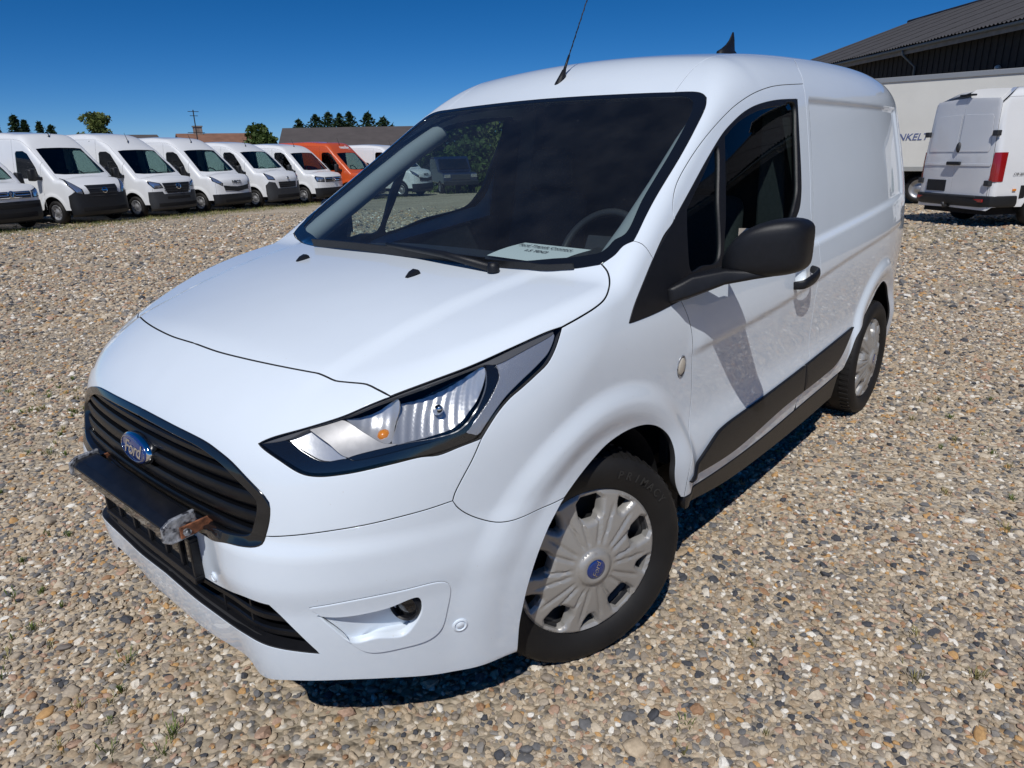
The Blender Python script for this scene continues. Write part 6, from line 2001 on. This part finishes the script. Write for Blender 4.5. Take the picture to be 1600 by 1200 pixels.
sheet = corr(sheet_w, course * 1.06).mesh('roof_sheet', True)
sheet.materials.append(M_eternit)
Mslope = Matrix(((1, 0, 0, 0), (0, slope_v[1] / sl_len, nrm[1], 0), (0, slope_v[2] / sl_len, nrm[2], EH), (0, 0, 0, 1)))
ns = 0
for k in range(int((K1 - K0) / sheet_w)):
    x = K0 + k * sheet_w
    for c_ in range(6):
        if x < -12 - 2 and c_ > 0 and False:
            continue
        o = bpy.data.objects.new('roof_sheet', sheet); COL.objects.link(o); o.parent = hall
        o.matrix_local = Mslope @ Matrix.Translation((x, c_ * course - .12, .012 * (k % 2) + .012 * 0)) @ Matrix.Rotation(rad(-.25), 4, 'X')
obj('roof_back', MB().add([(K0, -ysg * DP, RH), (K1, -ysg * DP, RH), (K1, -ysg * (2 * DP + .1), EH - .1), (K0, -ysg * (2 * DP + .1), EH - .1)], [(0, 1, 2, 3)]), M_eternit, hall)
obj('roof_deck', MB().add([(K0, ysg * .05, EH - .06), (K1, ysg * .05, EH - .06), (K1, -ysg * DP, RH - .06), (K0, -ysg * DP, RH - .06)], [(0, 1, 2, 3)]), M_dark, hall)
obj('ridge_cap', MB().tube([(K0, -ysg * DP, RH + .03), (K1, -ysg * DP, RH + .03)], .10, 8), M_eternit, hall, True)
obj('eave_board', MB().box((K0, min(-ysg * .02, -ysg * .06), EH - .30), (K1, max(-ysg * .02, -ysg * .06), EH - .02)), M_fascia, hall)
obj('soffit', MB().box((K0, min(-ysg * .061, -ysg * .5), EH - .12), (K1, max(-ysg * .061, -ysg * .5), EH - .08)), M_boards, hall)
gt = obj('gutter', MB().tube([(K0, ysg * .06, EH - .10), (K1, ysg * .06, EH - .10)], .06, 10), M_gut, hall, True)
for x in (4.8, -5.2):
    dp_ = obj('downpipe', MB().tube([(x, ysg * .06, EH - .13), (x, ysg * .06, EH - .30), (x - .2, -ysg * .38, EH - .75), (x - .2, -ysg * .42, .1)], .045, 8), M_gut, gt, True)
# roof lights standing up at the ridge
for x, m_ in ((2.2, M_eternit), (-9.5, M_eternit)):
    rl_ = obj('ridge_vent', MB().box((-1.6, -.35, 0), (1.6, .35, .42), at=(x, -ysg * (DP - .5), RH - .20)), M_dark, hall, False, bevel=.02)
    obj('vent_cover', MB().box((-1.75, -.55, .42), (1.75, .55, .50), at=(x, -ysg * (DP - .5), RH - .20)), mat('vent_cover', (.33, .32, .31), .5), rl_, False, bevel=.02)
for (x, z) in ((.2, 4.05), (.55, 3.8)):
    lp_ = obj('wall_lamp', MB().lathe([(0, .16), (.06, .15), (.09, .08), (.06, 0)], 14, 'y', (x, 0, z)).xf(Matrix.Translation((0, -ysg * .5, 0)) @ Matrix.Diagonal((1, ysg, 1, 1))), mat('lamp_housing', (.5, .5, .48), .4), hall, True)
obj('camera_bracket', MB().tube([(-3.2, -ysg * .48, 4.55), (-3.2, ysg * -.1, 4.50), (-3.6, ysg * .1, 4.42)], [.05, .03, .06], 8), mat('lamp_housing', (.5, .5, .48), .4), hall, True)

# ---------------------------------------------------------------- far buildings on the left
def gable_house(name, label, A, B, wall_h, ridge_h, half_w, roof_m, wall_m, chimney=None, over=.3):
    A = np.array(A, float); B = np.array(B, float); d = B - A; L = np.linalg.norm(d); d /= L
    o = empty(name, (A[0], A[1], float(min(gz(*A), gz(*B)))), math.atan2(d[1], d[0]))
    tag(o, label, 'building')
    w = half_w
    obj('wall', MB().hexa([(0, -w, -.5), (L, -w, -.5), (L, w, -.5), (0, w, -.5), (0, -w, wall_h), (L, -w, wall_h), (L, w, wall_h), (0, w, wall_h)]), wall_m, o)
    obj('gable', MB().prism([(0, -w, wall_h), (0, w, wall_h), (0, 0, ridge_h - .1)], (L, 0, 0)), wall_m, o)
    for s_ in (1, -1):
        sl = (ridge_h - wall_h) / w
        rf = obj('roof', MB().prism([(-over, s_ * (w + .4), wall_h - .4 * sl), (-over, 0, ridge_h), (-over, 0, ridge_h + .12), (-over, s_ * (w + .4), wall_h - .4 * sl + .12)], (L + 2 * over, 0, 0)), roof_m, o)
        n = int(L / .9)
        for k in range(0, n):
            pass
    for k in range(int(L / 1.1)):
        obj('wall_batten', MB().box((.3 + k * 1.1, w, .0), (.36 + k * 1.1, w + .03, wall_h - .05)), wall_m, o)
    for k in range(max(1, int(2 * w / .6))):
        y = -w + .3 + k * .6
        obj('gable_batten', MB().box((L, y, 0), (L + .03, y + .05, wall_h + (ridge_h - wall_h) * (1 - abs(y) / w) - .15)), wall_m, o)
    if chimney:
        c_ = obj('chimney', MB().box((chimney - .28, -.25, ridge_h - .5), (chimney + .28, .25, ridge_h + .55)), mat('chimney_brick', (.25, .20, .17), .9, noise=.3, nscale=6), o)
        obj('chimney_cap', MB().box((chimney - .33, -.30, ridge_h + .55), (chimney + .33, .30, ridge_h + .64)), M_fascia, c_)
    return o


M_slate = mat('dark_roof', (.085, .072, .068), .85, noise=.12, nscale=1.5)
M_tile = mat('brown_tile_roof', (.22, .11, .07), .85, noise=.2, nscale=2)
M_gwall = mat('grey_cladding', (.22, .25, .27), .7, noise=.08, nscale=1)
M_bwall = mat('house_brick', (.30, .20, .15), .9, noise=.2, nscale=4)
gable_house('storage_hall', 'low storage hall with a plain dark grey roof behind the orange van', (-25.2, -40.6), (-32.6, -35.0), 2.55, 3.85, 4.6, M_slate, M_gwall)
gable_house('house', 'far house with a brown tiled roof and a chimney behind the parked vans', (-23.0, -51.0), (-28.6, -49.2), 2.6, 3.95, 4.0, M_tile, M_bwall, chimney=1.2)
gable_house('house', 'far house with a low dark flat-topped roof, half hidden by parked vans', (-17.6, -50.5), (-20.6, -50.0), 2.6, 3.75, 3.0, M_slate, M_bwall)

# television aerial on a pole
mast_ = empty('aerial_mast', (-20.9, -44.2, float(gz(-20.9, -44.2))))
tag(mast_, 'thin television aerial pole rising above the parked vans', 'aerial')
obj('pole', MB().tube([(0, 0, -.3), (0, 0, 5.1)], .035, 8), M_steel, mast_)
for z, l_ in ((5.0, .35), (4.75, .25), (3.75, .55)):
    obj('cross_arm', MB().tube([(-l_, 0, z), (l_, 0, z)], .02, 6), M_steel, mast_)

# ---------------------------------------------------------------- dark pick-up seen through the windscreen
pk_ = empty('pickup_truck', (-26.0, -26.6, float(gz(-26, -26.6))), rad(60))
tag(pk_, 'dark pick-up truck parked in front of the trees, seen through the windscreen', 'pickup')
body = [(-2.2, .55), (-2.2, 1.12), (-.7, 1.15), (-.55, 1.75), (-.3, 1.85), (.5, 1.85), (.75, 1.75), (1.25, 1.15), (2.3, 1.05), (2.45, .85), (2.45, .5)]
obj('body', MB().prism([(x, -.9, z) for x, z in body], (0, 1.8, 0)), M_navy, pk_, False, bevel=.06)
obj('cab_glass', MB().prism([(x, -.905, z) for x, z in [(-.45, 1.25), (-.35, 1.7), (.45, 1.72), (1.0, 1.25)]], (0, 1.81, 0)), M_gloss, pk_)
obj('windscreen', MB().add([(.80, -.75, 1.72), (1.24, -.8, 1.22), (1.24, .8, 1.22), (.80, .75, 1.72)], [(0, 1, 2, 3)]), M_gloss, pk_)
obj('grille', MB().box((2.44, -.5, .72), (2.48, .5, .98)), M_vgrey, pk_, False, bevel=.02)
for y in (-.7, .7):
    obj('headlight', MB().box((2.38, y - .16, .82), (2.47, y + .16, 1.0)), M_vlamp, pk_, False, bevel=.02)
obj('bumper', MB().box((2.40, -.92, .45), (2.58, .92, .68)), M_vblack, pk_, False, bevel=.04)
for x in (-1.35, 1.5):
    for y in (-.82, .82):
        bg_wheel(pk_, x, y)

# ---------------------------------------------------------------- trees and bushes
def leaf_mat(name, c0, c1):
    m = bpy.data.materials.new(name); m.use_nodes = True
    nt = m.node_tree; b = nt.nodes['Principled BSDF']
    b.inputs['Roughness'].default_value = .6; b.inputs['Specular IOR Level'].default_value = .3
    g_ = nt.nodes.new('ShaderNodeNewGeometry')
    r = ramp(nt, [(0, c0), (1, c1)])
    nt.links.new(g_.outputs['Random Per Island'], r.inputs[0])
    nt.links.new(r.outputs[0], b.inputs['Base Color'])
    tr_ = nt.nodes.new('ShaderNodeBsdfTranslucent'); nt.links.new(r.outputs[0], tr_.inputs[0])
    mx = nt.nodes.new('ShaderNodeMixShader'); mx.inputs[0].default_value = .25
    out = nt.nodes['Material Output']
    nt.links.new(b.outputs[0], mx.inputs[1]); nt.links.new(tr_.outputs[0], mx.inputs[2]); nt.links.new(mx.outputs[0], out.inputs[0])
    return m


M_leafA = leaf_mat('leaf_green', (.035, .065, .016), (.10, .15, .035))
M_leafB = leaf_mat('leaf_pale', (.07, .10, .025), (.17, .20, .06))
M_conif = leaf_mat('conifer_needles', (.014, .032, .014), (.04, .075, .025))
M_bark = mat('bark', (.07, .055, .045), .9, noise=.4, nscale=8)


def leaf_cloud(centres, radii, n, size, rg, flat=.8):
    V = []; F = []
    w = np.array([r_.prod() for r_ in radii]); w = w / w.sum()
    pick = rg.choice(len(centres), n, p=w)
    u = rg.normal(0, 1, (n, 3)); u /= np.linalg.norm(u, axis=1)[:, None]
    rr = rg.uniform(.25, 1.0, n)**.45
    P = np.array(centres)[pick] + u * rr[:, None] * np.array(radii)[pick]
    a = rg.normal(0, 1, (n, 3)); a /= np.linalg.norm(a, axis=1)[:, None]
    b = np.cross(a, rg.normal(0, 1, (n, 3))); b /= np.linalg.norm(b, axis=1)[:, None]
    s = size * rg.uniform(.5, 1.4, n)[:, None]
    A = P - a * s; B = P + b * s * .55; C_ = P + a * s; D = P - b * s * .55
    V = np.stack([A, B, C_, D], 1).reshape(-1, 3)
    mb = MB(); mb.v = [tuple(v) for v in V]; mb.f = [(4 * i, 4 * i + 1, 4 * i + 2, 4 * i + 3) for i in range(n)]
    return mb


def raw_obj(name, mb, m, parent):
    me_ = bpy.data.meshes.new(name); me_.from_pydata(mb.v, [], mb.f); me_.materials.append(m)
    o = bpy.data.objects.new(name, me_); COL.objects.link(o); o.parent = parent
    return o


def tree(name, label, loc, h, w, leaf, n=2600, size=.16, seed=1, trunk_h=.3, group=None, base=0.0):
    rg = np.random.default_rng(seed)
    t = empty(name, (loc[0], loc[1], float(gz(*loc)))); tag(t, label, 'tree', group)
    tb = MB().tube([(0, 0, -.3), (.05, 0, h * .25), (-.04, .05, h * .55), (.03, 0, h * .85)], [h * .03 + .05, h * .022 + .03, h * .014 + .02, .02], 8)
    cs = []; rs_ = []
    for k in range(26):
        a = rg.uniform(0, 6.283); zz = rg.uniform(trunk_h, .96)
        env = math.sin(math.pi * min(1, max(.08, (zz - trunk_h + .12) / (1.08 - trunk_h))))**.6
        r_ = w * env * rg.uniform(.25, .8)
        c_ = np.array([r_ * math.cos(a), r_ * math.sin(a), zz * h]); cs.append(c_)
        rs_.append(np.array([1, 1, .75]) * w * rg.uniform(.22, .40))
        tb.tube([(0, 0, max(.1, zz * .7) * h), tuple(c_ * [.6, .6, 1] + [0, 0, -.05 * h]), tuple(c_)], [.035, .025, .01], 5)
    obj('trunk', tb, M_bark, t, True)
    o = raw_obj('crown', leaf_cloud(cs, rs_, n, size, rg), leaf, t)
    return t


def conifer(label, loc, h, w, seed, group):
    rg = np.random.default_rng(seed)
    t = empty('conifer', (loc[0], loc[1], float(gz(*loc)))); tag(t, label, 'tree', group)
    obj('trunk', MB().tube([(0, 0, -.3), (0, 0, h * .98)], [.14, .015], 7), M_bark, t, True)
    mb = MB()
    n = 46
    for k in range(n):
        z = h * (.12 + .88 * (k / n)**.9); L_ = 3.1 * w * (1 - (k / n)**1.1) * rg.uniform(.75, 1.15) + .10
        for j in range(7):
            a = rg.uniform(0, 6.283)
            tip = np.array([L_ * math.cos(a), L_ * math.sin(a), z - .10 * L_ + rg.uniform(-.1, .1)])
            for q in np.linspace(.15, 1, max(3, int(L_ * 5))):
                c_ = np.array([0, 0, z + .12]) * (1 - q) + tip * q
                for m_ in range(3):
                    s = .16 * rg.uniform(.6, 1.3); d1 = rg.normal(0, 1, 3); d1[2] = d1[2] * .5 - .2; d1 /= np.linalg.norm(d1)
                    d2 = np.cross(d1, rg.normal(0, 1, 3)); d2 /= np.linalg.norm(d2)
                    k0 = len(mb.v); mb.v += [tuple(c_ - d1 * s * .3), tuple(c_ + d2 * s * .35), tuple(c_ + d1 * s * 1.2), tuple(c_ - d2 * s * .35)]; mb.f.append((k0, k0 + 1, k0 + 2, k0 + 3))
    raw_obj('crown', mb, M_conif, t)
    return t


def ray_at(px, py, dist):
    r_, u_, f_ = cam_basis()
    d = r_ * (px - 800) / CAM_F + u_ * (600 - py) / CAM_F + f_
    d = d / math.hypot(d[0], d[1])
    P = CAM_POS + d * dist
    return P


spots = [('dark conifer behind the hall roof, left end of the group', -31.2, -48.4, 5.0, 1.1), ('dark conifer, tall and slim, second from the left behind the hall', -33.4, -49.4, 5.54, 1.2),
         ('dark conifer, third from the left behind the hall', -35.4, -50.4, 5.82, 1.3), ('dark conifer, fourth from the left behind the hall', -33.8, -46.7, 5.44, 1.1),
         ('dark conifer with the highest tip behind the hall', -35.0, -47.1, 5.65, 1.15), ('dark conifer standing apart, right of the gap behind the hall', -34.3, -43.8, 5.35, 1.2),
         ('dark bushy conifer at the right end behind the hall', -35.2, -43.1, 5.0, 1.5),
         ('dark conifer over the parked vans, tallest at the far left', -15.3, -59.9, 5.5, .6), ('small dark conifer tip, second at the far left', -16.4, -61.7, 5.3, .45),
         ('small dark conifer tip, third at the far left', -17.3, -61.5, 5.15, .45), ('small dark conifer tip, fourth at the far left', -18.0, -61.3, 4.95, .4), ('dark conifer tip at the left edge of the picture', -14.6, -62.0, 5.1, .5)]
for i, (lb_, x, y, h_, w_) in enumerate(spots):
    conifer(lb_, (x, y), h_, w_, 40 + i, 'conifers on the horizon')
for i, (nm, lb_, x, y, h_, w_, m_, n_) in enumerate([
        ('broadleaf_tree', 'round dark green tree between the house and the hall', -26.9, -47.0, 4.45, 1.7, M_leafA, 2600),
        ('broadleaf_tree', 'light green bush left of the dark hall roof', -27.9, -44.2, 4.25, 1.2, M_leafB, 1800),
        ('broadleaf_tree', 'dark green shrub right of the brown roof', -26.0, -45.0, 3.7, .9, M_leafA, 1200),
        ('broadleaf_tree', 'round olive tree standing alone above the parked vans at left', -18.8, -54.6, 5.55, 1.55, M_leafB, 2600),
        ('hedge_tree', 'broad dark tree at the yard end seen through the windscreen, beside the hall gable', -30.2, -31.2, 4.0, 2.2, M_leafA, 5200),
        ('hedge_tree', 'tall bushy tree at the yard end seen in the middle of the side window', -32.4, -30.4, 4.9, 2.4, M_leafA, 5200),
        ('hedge_tree', 'pale green bushy tree at the right of the side window', -32.6, -27.8, 4.6, 2.3, M_leafB, 5200),
        ('hedge_tree', 'dense dark tree at the yard end hidden mostly by the foreground van', -35.0, -26.2, 5.0, 2.6, M_leafA, 4200),
        ('hedge_tree', 'low dark bush at the foot of the trees', -29.6, -28.6, 2.6, 2.0, M_leafA, 3000)]):
    tree(nm, lb_, (x, y), h_, w_, m_, n_, .15 if 'hedge' not in nm else .17, 70 + i, .30 if 'hedge' not in nm else .06, 'trees on the horizon' if 'hedge' not in nm else 'trees at the end of the yard')

# rough grass along the parked vans and under the trees
gv = MB(); gy_ = MB()
row_d = np.array([math.cos(HD - math.pi / 2), math.sin(HD - math.pi / 2)]); row_f = np.array([math.cos(HD), math.sin(HD)])
base_pt = np.array([-6.42, -22.18])
for _ in range(5200):
    t_ = rng.uniform(-17, 6); q_ = rng.normal(1.35, .55) if rng.random() < .75 else rng.uniform(-.6, 2.6)
    c_ = base_pt + row_d * t_ + row_f * q_
    blades(gv if rng.random() < .4 else gy_, c_, 3, rng.uniform(.03, .09), .05)
for _ in range(2600):
    c_ = np.array([-29.5, -28.0]) + rng.normal(0, 1, 2) * [2.6, 2.6]
    blades(gv, c_, 3, rng.uniform(.08, .28), .08, .5)
for _ in range(700):
    c_ = np.array([rng.uniform(-14.5, -11.5), rng.uniform(-3.0, 1.0)])
    blades(gy_, c_, 3, rng.uniform(.02, .05), .04)
tag(obj('green_verge', gv, M_grass), 'rough green grass along the row of parked vans', 'grass', None, 'stuff')
tag(obj('dry_verge', gy_, M_drygrass), 'yellowed grass along the row of parked vans', 'grass', None, 'stuff')
